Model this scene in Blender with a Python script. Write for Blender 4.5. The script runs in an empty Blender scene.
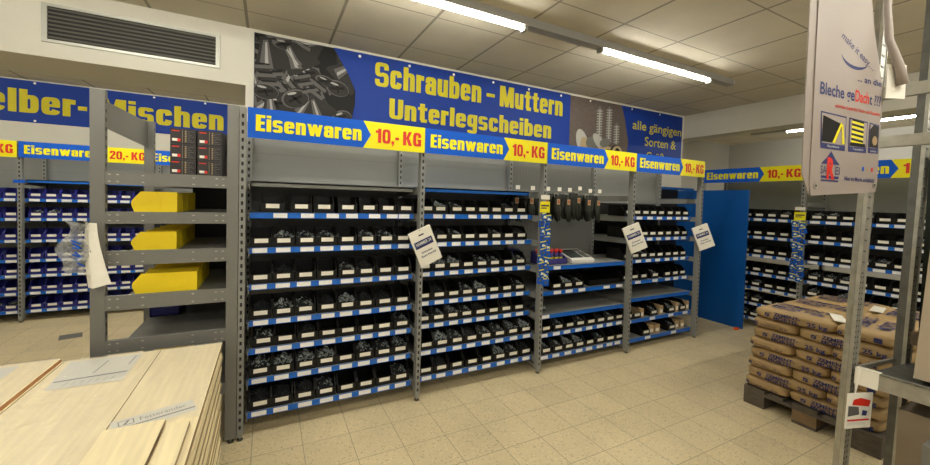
import bpy, math, random
from mathutils import Matrix, Vector, noise
C = bpy.context.scene.collection
scene = bpy.context.scene
PI = math.pi
rnd = random.Random(7)

# ------------------------------------------------------------------ camera
def setup_camera():
    yaw, pit, rol = 0.4766, -0.0302, 0.0282
    loc = Vector((0.1306, -2.8002, 1.5967))
    f = Vector((math.sin(yaw)*math.cos(pit), math.cos(yaw)*math.cos(pit), math.sin(pit)))
    r = Vector((math.cos(yaw), -math.sin(yaw), 0)); u = r.cross(f)
    r2 = math.cos(rol)*r + math.sin(rol)*u
    u2 = -math.sin(rol)*r + math.cos(rol)*u
    m = Matrix((r2, u2, -f)).transposed().to_4x4(); m.translation = loc
    cd = bpy.data.cameras.new('camera'); co = bpy.data.objects.new('camera', cd); C.objects.link(co)
    co.matrix_world = m
    cd.sensor_width = 36.0; cd.lens = 36.0*382.28/930.0
    cd.shift_y = -20.17/930.0; cd.clip_start = 0.02; cd.clip_end = 60
    scene.camera = co
setup_camera()

# ------------------------------------------------------------------ world, exposure
w = bpy.data.worlds.new('world'); scene.world = w; w.use_nodes = True
bg = w.node_tree.nodes['Background']; bg.inputs[0].default_value = (1.0, 0.96, 0.88, 1); bg.inputs[1].default_value = 0.24
scene.view_settings.view_transform = 'Standard'
scene.view_settings.look = 'None'
scene.view_settings.gamma = 1
scene.view_settings.use_curve_mapping = False
scene.view_settings.exposure = 0.78
TUBE_STRENGTH = 54.0
TUBE_COLOR = (1.0, 0.965, 0.86)

# ------------------------------------------------------------------ materials
def mat(name, col, rough=0.55, metal=0.0, var=0.0, vscale=8.0, bump=0.0, bscale=60.0, emis=None, estr=0.0, spec=0.5, stretch=None):
    m = bpy.data.materials.new(name); m.use_nodes = True
    nt = m.node_tree; b = nt.nodes['Principled BSDF']
    b.inputs['Base Color'].default_value = (*col, 1); b.inputs['Roughness'].default_value = rough
    b.inputs['Metallic'].default_value = metal; b.inputs['Specular IOR Level'].default_value = spec
    if var > 0 or bump > 0:
        tc = nt.nodes.new('ShaderNodeTexCoord'); src = tc.outputs['Object']
        if stretch:
            mp = nt.nodes.new('ShaderNodeMapping'); mp.inputs['Scale'].default_value = stretch
            nt.links.new(src, mp.inputs[0]); src = mp.outputs[0]
    if var > 0:
        n = nt.nodes.new('ShaderNodeTexNoise'); n.inputs['Scale'].default_value = vscale; n.inputs['Detail'].default_value = 4
        nt.links.new(src, n.inputs['Vector'])
        cr = nt.nodes.new('ShaderNodeMapRange'); cr.inputs[1].default_value = .3; cr.inputs[2].default_value = .7
        cr.inputs[3].default_value = 1-var; cr.inputs[4].default_value = 1+var*.6
        nt.links.new(n.outputs[0], cr.inputs[0])
        mx = nt.nodes.new('ShaderNodeVectorMath'); mx.operation = 'SCALE'; mx.inputs[0].default_value = col
        nt.links.new(cr.outputs[0], mx.inputs['Scale']); nt.links.new(mx.outputs[0], b.inputs['Base Color'])
    if bump > 0:
        n2 = nt.nodes.new('ShaderNodeTexNoise'); n2.inputs['Scale'].default_value = bscale
        nt.links.new(src, n2.inputs['Vector'])
        bp = nt.nodes.new('ShaderNodeBump'); bp.inputs['Strength'].default_value = bump; bp.inputs['Distance'].default_value = .01
        nt.links.new(n2.outputs[0], bp.inputs['Height']); nt.links.new(bp.outputs[0], b.inputs['Normal'])
    if emis:
        b.inputs['Emission Color'].default_value = (*emis, 1); b.inputs['Emission Strength'].default_value = estr
    return m

M = {}
M['grey'] = mat('grey_paint', (.235, .238, .22), .45, .0, .06, 3)
M['greyd'] = mat('grey_paint_unit', (.17, .168, .15), .42, .0, .05, 3)
M['panel'] = mat('panel_grey', (.205, .21, .195), .5, 0, .05, 2)
M['peg'] = mat('pegboard_grey', (.145, .148, .135), .55, 0, .05, 2)
M['slot'] = mat('slot_dark', (.012, .012, .012), .8)
M['zinc'] = mat('zinc_metal', (.44, .43, .37), .36, .55, .18, 22)
M['zincd'] = mat('zinc_dark', (.14, .14, .125), .5, .6, .2, 20)
M['blue'] = mat('strip_blue', (.006, .13, .56), .3)
M['bluepanel'] = mat('panel_blue', (.002, .088, .36), .45, 0, .08, 2, spec=.35)
M['signblue'] = mat('sign_blue', (.003, .095, .55), .6, spec=.25)
M['bannerblue'] = mat('banner_blue', (.006, .036, .25), .6, 0, .10, 2, spec=.25)
M['yellow'] = mat('sign_yellow', (.82, .73, .005), .5, spec=.3)
M['letteryellow'] = mat('letter_yellow', (.82, .73, .0), .5, spec=.3)
M['banneryellow'] = mat('banner_yellow', (.52, .45, .01), .55, spec=.25)
M['red'] = mat('letter_red', (.62, .018, .006), .5)
M['tag'] = mat('card_white', (.82, .79, .69), .5)
M['tagstrip'] = mat('tag_white', (.86, .86, .84), .3)
M['black'] = mat('bin_black', (.006, .0058, .0055), .42, spec=.3)
M['binblue'] = mat('bin_blue', (.012, .015, .19), .35)
M['binyellow'] = mat('bin_yellow', (.88, .66, .0), .42, 0, .04, 5)
M['screw'] = mat('screw_steel', (.62, .68, .68), .3, .45)
M['screwdark'] = mat('screw_black', (.05, .055, .06), .3, .5)
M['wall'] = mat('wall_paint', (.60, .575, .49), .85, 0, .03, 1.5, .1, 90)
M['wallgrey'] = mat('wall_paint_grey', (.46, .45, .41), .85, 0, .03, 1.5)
M['ventframe'] = mat('vent_frame', (.42, .42, .37), .4, .4)
M['ventslat'] = mat('vent_slat', (.11, .105, .085), .5, .2)
M['dark'] = mat('dark', (.01, .01, .01), .7)
M['white'] = mat('white_plastic', (.72, .71, .66), .4)
M['tube'] = mat('lit_tube', (1, 1, 1), .3, emis=TUBE_COLOR, estr=TUBE_STRENGTH)
M['trunk'] = mat('luminaire_grey', (.33, .32, .29), .4, .3)
M['wood'] = mat('spruce', (.88, .76, .48), .55, 0, .12, 5, stretch=(9, .6, 9))
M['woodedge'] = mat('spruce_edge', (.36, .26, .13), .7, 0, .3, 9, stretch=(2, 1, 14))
M['woodpallet'] = mat('pallet_wood', (.115, .095, .072), .8, 0, .3, 6, stretch=(3, 3, 8))
M['woodblock'] = mat('pallet_block', (.26, .17, .085), .8, 0, .3, 8)
M['kraft'] = mat('kraft_paper', (.43, .29, .13), .65, 0, .12, 7, .6, 14)
M['card'] = mat('cardboard', (.42, .30, .16), .75, 0, .08, 6)
M['ink'] = mat('print_blue', (.018, .025, .13), .6)
M['inkdark'] = mat('print_dark', (.03, .03, .05), .6)
M['greyink'] = mat('print_grey', (.20, .20, .22), .6)
M['film'] = mat('film_label', (.70, .69, .62), .35)
M['posterm'] = mat('poster_film', (.32, .27, .235), .5, 0, .04, 3)  # base colour lowered to carry the poster's backlit shade
M['orange'] = mat('orange', (.95, .13, .0), .5)
M['rust'] = mat('rust_orange', (.34, .09, .03), .5)
M['glove'] = mat('dark_cord', (.022, .024, .018), .8, 0, .3, 30, .6, 80)
M['goldtool'] = mat('brass_print', (.36, .27, .14), .5)
M['tube_red'] = mat('cap_red', (.65, .02, .015), .4)
M['purple'] = mat('box_violet', (.045, .035, .20), .5)
M['boxblack'] = mat('box_black', (.018, .014, .013), .45)
M['screen'] = mat('display_dark', (.04, .05, .05), .2)
M['beige'] = mat('beige_board', (.38, .31, .22), .6, 0, .05, 3)
M['brownb'] = mat('brown_board', (.30, .24, .17), .6, 0, .06, 3)
M['brownpic'] = mat('picture_brown', (.10, .075, .06), .6, 0, .2, 30)
M['picgrey1'] = mat('picture_grey_dark', (.018, .017, .016), .5, spec=.08)
M['picgrey2'] = mat('picture_grey_mid', (.035, .033, .031), .5, spec=.08)
M['picgrey3'] = mat('picture_grey_light', (.11, .105, .10), .5, spec=.08)
M['picgrey4'] = mat('picture_grey_pale', (.34, .33, .31), .5, spec=.08)
M['greenbox'] = mat('dark_green_box', (.008, .02, .014), .5)

def clear_film(name, tint, amount, bs):
    m = bpy.data.materials.new(name); m.use_nodes = True; nt = m.node_tree
    b = nt.nodes['Principled BSDF']; b.inputs['Base Color'].default_value = (*tint, 1)
    b.inputs['Roughness'].default_value = .18; b.inputs['Alpha'].default_value = amount
    n = nt.nodes.new('ShaderNodeTexNoise'); n.inputs['Scale'].default_value = bs; n.inputs['Distortion'].default_value = 1.5
    bp = nt.nodes.new('ShaderNodeBump'); bp.inputs['Strength'].default_value = .9; bp.inputs['Distance'].default_value = .02
    tc = nt.nodes.new('ShaderNodeTexCoord'); nt.links.new(tc.outputs['Object'], n.inputs['Vector'])
    nt.links.new(n.outputs[0], bp.inputs['Height']); nt.links.new(bp.outputs[0], b.inputs['Normal'])
    return m
M['wrap'] = clear_film('stretch_film', (.9, .88, .82), .22, 9)
M['bagfilm'] = clear_film('bag_film', (.62, .64, .62), .42, 30)

def grid_mat(name, base, line, px, py, ox, oy, wx, wy, rough, speck, bumpy=0.0, tilevar=0.0):
    m = bpy.data.materials.new(name); m.use_nodes = True; nt = m.node_tree; L = nt.links.new
    b = nt.nodes['Principled BSDF']; b.inputs['Roughness'].default_value = rough
    tc = nt.nodes.new('ShaderNodeTexCoord'); sx = nt.nodes.new('ShaderNodeSeparateXYZ'); L(tc.outputs['Object'], sx.inputs[0])
    def mth(op, a, bb=None, c=None):
        n = nt.nodes.new('ShaderNodeMath'); n.operation = op
        for i, v in enumerate((a, bb, c)):
            if v is None: continue
            if isinstance(v, (int, float)): n.inputs[i].default_value = v
            else: L(v, n.inputs[i])
        return n.outputs[0]
    def axis(out, p, o, wd):
        t = mth('DIVIDE', mth('SUBTRACT', out, o), p)
        fr = mth('ABSOLUTE', mth('SUBTRACT', mth('FRACT', mth('ADD', t, .5)), .5))
        return mth('LESS_THAN', fr, wd/2/p), mth('FLOOR', t)
    ax, fx = axis(sx.outputs[0], px, ox, wx); ay, fy = axis(sx.outputs[1], py, oy, wy)
    mask = mth('MAXIMUM', ax, ay)
    vor = nt.nodes.new('ShaderNodeTexVoronoi'); vor.inputs['Scale'].default_value = speck[0]; L(tc.outputs['Object'], vor.inputs['Vector'])
    sc = nt.nodes.new('ShaderNodeSeparateColor'); L(vor.outputs['Color'], sc.inputs[0])
    near = mth('LESS_THAN', vor.outputs['Distance'], speck[4] if len(speck) > 4 else .35)
    dk = mth('MULTIPLY', mth('LESS_THAN', sc.outputs[0], speck[1]), near)
    lt = mth('MULTIPLY', mth('GREATER_THAN', sc.outputs[0], 1-speck[1]*1.3), near)
    no = nt.nodes.new('ShaderNodeTexNoise'); no.inputs['Scale'].default_value = 2.2; no.inputs['Detail'].default_value = 6; L(tc.outputs['Object'], no.inputs['Vector'])
    wn = nt.nodes.new('ShaderNodeTexWhiteNoise'); cv = nt.nodes.new('ShaderNodeCombineXYZ'); L(fx, cv.inputs[0]); L(fy, cv.inputs[1]); L(cv.outputs[0], wn.inputs['Vector'])
    v = mth('ADD', mth('MULTIPLY', mth('SUBTRACT', no.outputs[0], .5), .35), 1.0)
    v = mth('ADD', v, mth('MULTIPLY', mth('SUBTRACT', wn.outputs['Value'], .5), tilevar))
    v = mth('SUBTRACT', v, mth('MULTIPLY', dk, speck[2])); v = mth('ADD', v, mth('MULTIPLY', lt, speck[3]))
    sc2 = nt.nodes.new('ShaderNodeVectorMath'); sc2.operation = 'SCALE'; sc2.inputs[0].default_value = base; L(v, sc2.inputs['Scale'])
    mx = nt.nodes.new('ShaderNodeMix'); mx.data_type = 'RGBA'; L(mask, mx.inputs[0]); L(sc2.outputs[0], mx.inputs[6]); mx.inputs[7].default_value = (*line, 1)
    L(mx.outputs[2], b.inputs['Base Color'])
    if bumpy:
        bn = nt.nodes.new('ShaderNodeTexNoise'); bn.inputs['Scale'].default_value = 120; L(tc.outputs['Object'], bn.inputs['Vector'])
        bp = nt.nodes.new('ShaderNodeBump'); bp.inputs['Strength'].default_value = bumpy; bp.inputs['Distance'].default_value = .004
        L(mth('SUBTRACT', bn.outputs[0], mask), bp.inputs['Height']); L(bp.outputs[0], b.inputs['Normal'])
    return m
M['floor'] = grid_mat('terrazzo', (.65, .545, .335), (.34, .28, .18), .2912, .2912, .0565, -.198, .0045, .0045, .42, (85, .17, .36, .18, .42), 0, .09)
M['ceiling'] = grid_mat('ceiling_tiles', (.62, .57, .455), (.29, .265, .205), .6588, .6588, -.0367, .6624, .022, .012, .9, (230, .2, .18, .10), .25, .05)

# ------------------------------------------------------------------ mesh builder
class MB:
    def __init__(s): s.v = []; s.f = []; s.m = []; s.mats = []; s.T = Matrix.Identity(4)
    def mi(s, m):
        if m not in s.mats: s.mats.append(m)
        return s.mats.index(m)
    def add(s, vs, fs, m):
        o = len(s.v); s.v += [tuple(s.T @ Vector(v)) for v in vs]; k = s.mi(m)
        for f in fs: s.f.append(tuple(i+o for i in f)); s.m.append(k)
    def box(s, x0, x1, y0, y1, z0, z1, m):
        s.add([(x0,y0,z0),(x1,y0,z0),(x1,y1,z0),(x0,y1,z0),(x0,y0,z1),(x1,y0,z1),(x1,y1,z1),(x0,y1,z1)],
              [(0,3,2,1),(4,5,6,7),(0,1,5,4),(1,2,6,5),(2,3,7,6),(3,0,4,7)], m)
    def prism(s, prof, a0, a1, m, axis='x'):   # profile (p,q) extruded along an axis
        n = len(prof); vs = []
        for a in (a0, a1):
            for p, q in prof:
                vs.append({'x': (a,p,q), 'y': (p,a,q), 'z': (p,q,a)}[axis])
        fs = [tuple(range(n))[::-1], tuple(range(n, 2*n))] + [(i, (i+1) % n, n+(i+1) % n, n+i) for i in range(n)]
        s.add(vs, fs, m)
    def tube(s, pts, r, m, n=8, caps=True):
        pts = [Vector(p) for p in pts]; vs = []; K = len(pts)
        for i, p in enumerate(pts):
            d = (pts[min(i+1, K-1)]-pts[max(i-1, 0)]).normalized()
            a = d.orthogonal().normalized(); b2 = d.cross(a)
            if i > 0:
                a = (pa - d*pa.dot(d)).normalized(); b2 = d.cross(a)
            pa = a
            rr = r[i] if isinstance(r, (list, tuple)) else r
            for k in range(n):
                t = 2*PI*k/n; vs.append(p+a*(rr*math.cos(t))+b2*(rr*math.sin(t)))
        fs = []
        for i in range(K-1):
            for k in range(n):
                fs.append((i*n+k, i*n+(k+1) % n, (i+1)*n+(k+1) % n, (i+1)*n+k))
        if caps: fs += [tuple(range(n))[::-1], tuple(range((K-1)*n, K*n))]
        s.add(vs, fs, m)
    def poly(s, pts, y, m):      # flat polygon in the x-z plane facing -y
        s.add([(p[0], y, p[1]) for p in pts], [tuple(range(len(pts)))], m)
    def ellipse(s, cx, cz, rx, rz, rot, y, m, n=18):
        s.poly([(cx+rx*math.cos(t)*math.cos(rot)-rz*math.sin(t)*math.sin(rot), cz+rx*math.cos(t)*math.sin(rot)+rz*math.sin(t)*math.cos(rot)) for t in [2*PI*k/n for k in range(n)]], y, m)
    def mesh(s, name, smooth=False):
        me = bpy.data.meshes.new(name); me.from_pydata(s.v, [], s.f)
        for m in s.mats: me.materials.append(m)
        me.polygons.foreach_set('material_index', s.m)
        if smooth: me.polygons.foreach_set('use_smooth', [True]*len(s.f))
        me.update(); return me
    def build(s, name, parent=None, smooth=False, loc=None):
        return link(name, s.mesh(name, smooth), parent, loc)

def link(name, me, parent=None, loc=None, rot=None):
    o = bpy.data.objects.new(name, me); C.objects.link(o)
    if parent: o.parent = parent
    if loc is not None: o.location = loc
    if rot is not None: o.rotation_euler = rot
    return o
def tag(o, label, cat, group=None, kind=None):
    o['label'] = label; o['category'] = cat
    if group: o['group'] = group
    if kind: o['kind'] = kind
    return o
def thing(name, label, cat, loc=(0,0,0), rotz=0, group=None):
    o = link(name, None, None, loc, (0, 0, rotz)); o.empty_display_size = .1
    return tag(o, label, cat, group)
def struct(name, mb, label=None):
    o = mb.build(name); o['kind'] = 'structure'; return o
def copy_thing(r, mw, label, group):
    c = r.copy(); C.objects.link(c); c.matrix_world = mw; c['label'] = label
    if group: c['group'] = group
    for ch in r.children:
        d = ch.copy(); C.objects.link(d); d.parent = c
        for g in ch.children:
            e = g.copy(); C.objects.link(e); e.parent = d
    return c

# text -> mesh lying in the x-z plane facing -y, fitted to a box
_tc = {}
def raw_text(st, bold):
    if (st, bold) in _tc: return _tc[(st, bold)]
    cu = bpy.data.curves.new('t', 'FONT'); cu.body = st; cu.size = 1; cu.offset = bold; cu.resolution_u = 3; cu.extrude = 0
    o = bpy.data.objects.new('t', cu); C.objects.link(o)
    dg = bpy.context.evaluated_depsgraph_get(); me = bpy.data.meshes.new_from_object(o.evaluated_get(dg))
    vs = [v.co.copy() for v in me.vertices]; fs = [tuple(p.vertices) for p in me.polygons]
    bpy.data.objects.remove(o); bpy.data.curves.remove(cu); bpy.data.meshes.remove(me)
    _tc[(st, bold)] = (vs, fs); return vs, fs
def cap_h(bold):
    vs, _ = raw_text('E', bold); return max(v.y for v in vs)-min(v.y for v in vs), min(v.y for v in vs)
def text_mb(mb, st, x0, x1, z0, cap, y, m, bold=.03, slant=0.0, rot=0.0, impact=False):
    vs, fs = raw_text(st, bold); H, b0 = cap_h(bold)
    a = min(v.x for v in vs); b = max(v.x for v in vs)
    sx = (x1-x0)/(b-a); sz = cap/H; cr, sr = math.cos(rot), math.sin(rot)
    out = []
    if impact: return block_text(mb, st, x0, x1, z0, cap, y, m)
    for v in vs:
        X = (v.x-a)*sx; Z = (v.y-b0)*sz; X += Z*slant
        out.append((x0+X*cr-Z*sr, y, z0+X*sr+Z*cr))
    mb.add(out, fs, m)
# heavy condensed block lettering drawn from bars and rounded rings (cap height 10)
def _glyph(ch):
    Q = []; X = 7.7; s = 2.35; w = 5.5
    pr_ = [0]
    def R(a, b, c, d): pr_[0] += 1; Q.append((pr_[0], [(a, c), (b, c), (b, d), (a, d)]))
    def PG(*p): pr_[0] += 1; Q.append((pr_[0], list(p)))
    def ring(a, b, c, d, keep=None, tx=s, ty=1.75, n=40):
        cx, cy, rx, ry = (a+b)/2, (c+d)/2, (b-a)/2, (d-c)/2
        def pt(t, rx, ry, e): ct, st_ = math.cos(t), math.sin(t); return (cx+rx*math.copysign(abs(ct)**e, ct), cy+ry*math.copysign(abs(st_)**e, st_))
        pr_[0] += 1
        for k in range(n):
            t0, t1 = 2*PI*k/n, 2*PI*(k+1)/n
            q = [pt(t0, rx-tx, ry-ty, .45), pt(t0, rx, ry, .55), pt(t1, rx, ry, .55), pt(t1, rx-tx, ry-ty, .45)]
            mx = sum(p[0] for p in q)/4; my = sum(p[1] for p in q)/4
            if keep is None or keep(mx, my): Q.append((pr_[0], q))
    c = w/2
    if ch == 'n': R(0, s, 0, X); ring(0, w, X-6, X, lambda x, y_: y_ > X-3 and x > 1.2); R(w-s, w, 0, X-2.9)
    elif ch == 'r': R(0, s, 0, X); R(s, 3.9, X-2.2, X-.15)
    elif ch == 'i': R(0, s, 0, X); R(0, s, 8.5, 10)
    elif ch == 'l': R(0, s, 0, 10)
    elif ch == 'h': R(0, s, 0, 10); ring(0, w, X-6, X, lambda x, y_: y_ > X-3 and x > 1.2); R(w-s, w, 0, X-2.9)
    elif ch == 'b': R(0, s, 0, 10); ring(0, w, 0, X)
    elif ch == 'u': R(0, s, 2.9, X); R(w-s, w, 0, X); ring(0, w, 0, 6, lambda x, y_: y_ < 3)
    elif ch == 'e': ring(0, w, 0, X, lambda x, y_: not (x > c and 2.3 < y_ < 3.5)); R(1.5, w-.1, 3.45, 4.6)
    elif ch == 'c': ring(0, w, 0, X, lambda x, y_: not (x > c and 2.9 < y_ < 4.8))
    elif ch == 'a': R(w-s, w, 0, 6.0); ring(0, w, X-5.6, X, lambda x, y_: y_ > X-2.6 or (x < c and y_ > X-2.9)); ring(0, w, 0, 4.9, lambda x, y_: x < w-1.2, ty=1.5)
    elif ch in 'sS':
        H, W_ = (X, 5.2) if ch == 's' else (10, 6.2); cc = W_/2; t = .62 if ch == 's' else .75; u = H/2
        ring(0, W_, u-t-.15, H, lambda x, y_: x < cc or y_ > (u-t+H)/2+.25, tx=2.1, ty=1.55); ring(0, W_, 0, u+t+.15, lambda x, y_: x > cc or y_ < (u+t)/2-.25, tx=2.1, ty=1.55)
    elif ch == 'w':
        for a, b in ((0, 1.7), (3.3, 1.7), (3.3, 5.0), (6.6, 5.0)): PG((b, 0), (b+2.1, 0), (a+2.1, X), (a, X))
    elif ch == 'M': R(0, 2.4, 0, 10); R(6.4, 8.8, 0, 10); PG((3.4, 0), (5.4, 0), (3.2, 10), (.6, 10)); PG((3.4, 0), (5.4, 0), (8.2, 10), (5.6, 10))
    elif ch == 't': R(1, 1+s, 1.0, 9.6); R(0, 4.5, X-1.5, X); R(1.5, 4.5, 0, 1.7)
    elif ch == 'g': ring(0, w, 1.0, X); R(w-s, w, -1, X); ring(0, w, -2.6, 2.2, lambda x, y_: y_ < -.6, ty=1.4)
    elif ch == 'U': R(0, 2.4, 3, 10); R(3.9, 6.3, 3, 10); ring(0, 6.3, 0, 6.6, lambda x, y_: y_ < 3.3, tx=2.4)
    elif ch == 'E': R(0, 2.5, 0, 10); R(0, 4.7, 0, 1.8); R(0, 4.4, 4.2, 5.9); R(0, 4.7, 8.2, 10)
    elif ch == 'K': R(0, 2.4, 0, 10); PG((1.9, 4.2), (4.1, 10), (6.7, 10), (4.2, 4.9)); PG((2.1, 5.8), (4.3, 0), (7.0, 0), (4.3, 6.2))
    elif ch == 'G': ring(0, 6.4, 0, 10, lambda x, y_: not (x > 3.2 and 3.4 < y_ < 6.6), tx=2.4, ty=1.8); R(3.4, 6.4, 3.7, 5.2); R(4.3, 6.4, .2, 5.2)
    elif ch == '1': R(1.7, 4.1, 0, 10); R(0, 1.8, 7.0, 8.7)
    elif ch == '0': ring(0, 6, 0, 10, tx=2.2, ty=1.8)
    elif ch == '2': ring(0, 5.8, 4.2, 10, lambda x, y_: y_ > 7.0 or (x > 2.9 and y_ > 5.6), tx=2.2, ty=1.7); PG((0, 1.6), (2.4, 1.6), (5.8, 6.6), (3.4, 6.6)); R(0, 5.7, 0, 1.9)
    elif ch == ',': R(0, 2.0, 0, 2.1); PG((.3, -1.6), (1.1, -1.6), (2.0, .3), (.9, .3))
    elif ch == '-': R(0, 2.8, 3.2, 5.0)
    elif ch == '–': R(0, 5.0, 3.6, 5.2)
    return Q, (max(p[0] for _, q in Q for p in q) if Q else 2.2)
def block_text(mb, st, x0, x1, z0, cap, y, m):
    xs = 0; parts = []
    for ch in st:
        Q, wd = _glyph(ch); parts.append((xs, Q)); xs += wd+(.75 if Q else .2)
    tot = xs-.75; sx = (x1-x0)/tot; sz = cap/10
    for k, (ox, Q) in enumerate(parts):
        for pi_, q in Q:
            ar = sum(q[i-1][0]*q[i][1]-q[i][0]*q[i-1][1] for i in range(len(q)))
            if ar < 0: q = q[::-1]
            mb.add([(x0+(ox+p[0])*sx, y-.0002*pi_, z0+p[1]*sz) for p in q], [tuple(range(len(q)))], m)
def lettering(parent, items, y, name='lettering'):
    for (st, x0, x1, z0, cap, m, bold) in items:
        mb = MB(); text_mb(mb, st, x0, x1, z0, cap, y, m, max(bold, 0), impact=bold < 0); mb.build(name, parent)

# ------------------------------------------------------------------ the room
ZC = 3.016
mb = MB(); mb.box(-7, 12, -7, 6, -.05, 0, M['floor']); struct('floor', mb)
mb = MB(); mb.box(-7, 5.9, -7, 1.0, ZC, ZC+.05, M['ceiling']); struct('ceiling', mb)
mb = MB(); mb.box(-7, 1.5, 1.6, 4.3, ZC, ZC+.05, M['ceiling']); o = struct('ceiling', mb)
mb = MB(); mb.box(6.2, 9.4, -7, 2.2, ZC, ZC+.05, M['ceiling']); o = struct('ceiling', mb)
mb = MB(); mb.box(-.05, 5.9, 1.0, 1.6, 0, ZC, M['wall']); struct('wall_back', mb)
mb = MB(); mb.box(-7, -.05, 1.0, 1.6, 2.53, ZC, M['wall']); struct('trim_1', mb)          # fascia over the opening
mb = MB(); mb.box(-7, 1.5, 4.3, 4.4, 0, ZC, M['wall']); struct('wall_far', mb)
mb = MB(); mb.box(1.5, 1.6, 1.6, 4.3, 0, ZC, M['wall']); struct('wall_side', mb)
mb = MB(); mb.box(5.9, 6.2, -7, 2.2, 2.66, ZC+.05, M['wall']); struct('trim_2', mb)       # beam
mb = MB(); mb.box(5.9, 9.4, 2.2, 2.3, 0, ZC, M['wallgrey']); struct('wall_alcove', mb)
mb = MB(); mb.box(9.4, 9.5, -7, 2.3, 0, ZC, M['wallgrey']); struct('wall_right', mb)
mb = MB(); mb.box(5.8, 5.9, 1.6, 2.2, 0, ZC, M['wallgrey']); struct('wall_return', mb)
mb = MB(); mb.box(-7.1, -7, -7, 4.4, 0, ZC, M['wall']); struct('wall_left', mb)

# ventilation grille in the fascia
v = thing('ventilation_grille', 'long dark ventilation grille set in the white fascia over the left opening', 'vent', (-.765, 1.0, 2.77))
mb = MB()
for a in ((-.53,.53,.115,.135),(-.53,.53,-.135,-.115),(-.53,-.50,-.115,.115),(.50,.53,-.115,.115)): mb.box(a[0],a[1],-.012,0,a[2],a[3],M['ventframe'])
mb.build('frame', v)
mb = MB(); mb.box(-.5,.5,-.004,-.001,-.115,.115,M['dark']); mb.build('backing', v)
for k in range(8):
    mb = MB(); z = -.10+k*.0286
    mb.add([(-.5,-.012,z-.006),(.5,-.012,z-.006),(.5,-.003,z+.008),(-.5,-.003,z+.008),(-.5,-.012,z-.003),(.5,-.012,z-.003),(.5,-.003,z+.011),(-.5,-.003,z+.011)],
           [(0,3,2,1),(4,5,6,7),(0,1,5,4),(1,2,6,5),(2,3,7,6),(3,0,4,7)], M['ventslat'])
    mb.build('slat', v)

# ------------------------------------------------------------------ luminaires
def luminaire(label, loc, rotz, tubes, x0, x1, group=None):
    t = thing('ceiling_luminaire', label, 'light', loc, rotz, group)
    mb = MB(); mb.box(x0, x1, -.035, .035, 0, .066, M['trunk']); mb.box(x0, x1, -.041, -.035, 0, .012, M['trunk']); mb.box(x0, x1, .035, .041, 0, .012, M['trunk']); mb.build('trunking', t)
    mb = MB(); mb.box(x1, x1+.02, -.03, .03, .01, .06, M['white']); mb.build('end_cap', t)
    for a, b in tubes:
        mb = MB(); prof = [(.020*math.cos(q), -.001+.026*math.sin(q)) for q in [PI+PI*k/8 for k in range(9)]]
        mb.prism(prof, a, b, M['tube'], 'x'); mb.build('tube', t, True)
        mb = MB(); mb.box(a-.03, a, -.028, .028, -.034, 0, M['trunk']); mb.box(b, b+.03, -.028, .028, -.034, 0, M['trunk']); mb.build('lamp_holder', t)
    return t
luminaire('long grey ceiling light track with two lit tubes above the screw racks', (0, -.33, ZC-.066), 0, [(-1.5, -.25), (.42, 1.86), (2.70, 4.25)], -2.2, 4.67)
luminaire('unseen ceiling light track added for brightness over mid-shop behind the camera', (0, -3.0, ZC-.066), 0, [(-2.6,-1.1), (-.4, 1.1), (1.9, 3.4), (4.0, 5.4)], -2.8, 5.6)  # unseen track, added at a plausible spot to brighten the shop
luminaire('unseen ceiling light track added for brightness, furthest behind the camera', (0, -5.4, ZC-.066), 0, [(-2.6,-1.1), (-.4, 1.1), (1.9, 3.4)], -2.8, 5.6)  # another unseen track, put in for more brightness
luminaire('ceiling light track over the back room with the blue bins', (-2.6, 2.75, ZC-.066), 0, [(-1.6, -.2), (.5, 1.9), (2.2, 3.4)], -1.9, 3.6)
luminaire('ceiling light track in the side area beyond the beam', (8.05, .6, ZC-.066), -PI/2, [(.05, 1.75), (2.2, 3.7)], -.5, 4.0)

# ------------------------------------------------------------------ wall banners
def grommets(parent, pts, y):
    for (x, z) in pts:
        mb = MB(); mb.ellipse(x, z, .014, .014, 0, y, M['tag'], 10); mb.build('grommet', parent)
def screw_art(mb, cx, cz, L, ang, y, s=1.0):     # printed picture of a countersunk screw
    ca, sa = math.cos(ang), math.sin(ang)
    def P(a, b): return (cx+a*ca-b*sa, cz+a*sa+b*ca)
    hw = .085*s; sw = .030*s
    mb.poly([P(0,-hw),P(.02*s,-hw),P(.13*s,-sw),P(L,-sw*.8),P(L+.05*s,0),P(L,sw*.8),P(.13*s,sw),P(.02*s,hw),P(0,hw)], y, M['picgrey2'])
    mb.poly([P(.01*s,hw*.1),P(.13*s,sw*.1),P(.13*s,sw*.75),P(.03*s,hw*.7)], y-.0006, M['picgrey3'])
    mb.poly([P(.02*s,hw*.3),P(.12*s,sw*.3),P(.12*s,sw*.55),P(.03*s,hw*.45)], y-.0010, M['picgrey4'])
    k = .16*s
    while k < L:
        mb.poly([P(k,-sw*1.5),P(k+.018*s,-sw*1.5),P(k+.036*s,sw*1.5),P(k+.018*s,sw*1.5)], y-.0008, M['picgrey3'])
        mb.poly([P(k+.02*s,-sw*1.1),P(k+.028*s,-sw*1.1),P(k+.046*s,sw*1.1),P(k+.038*s,sw*1.1)], y-.0010, M['picgrey1'])
        k += .044*s
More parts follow.
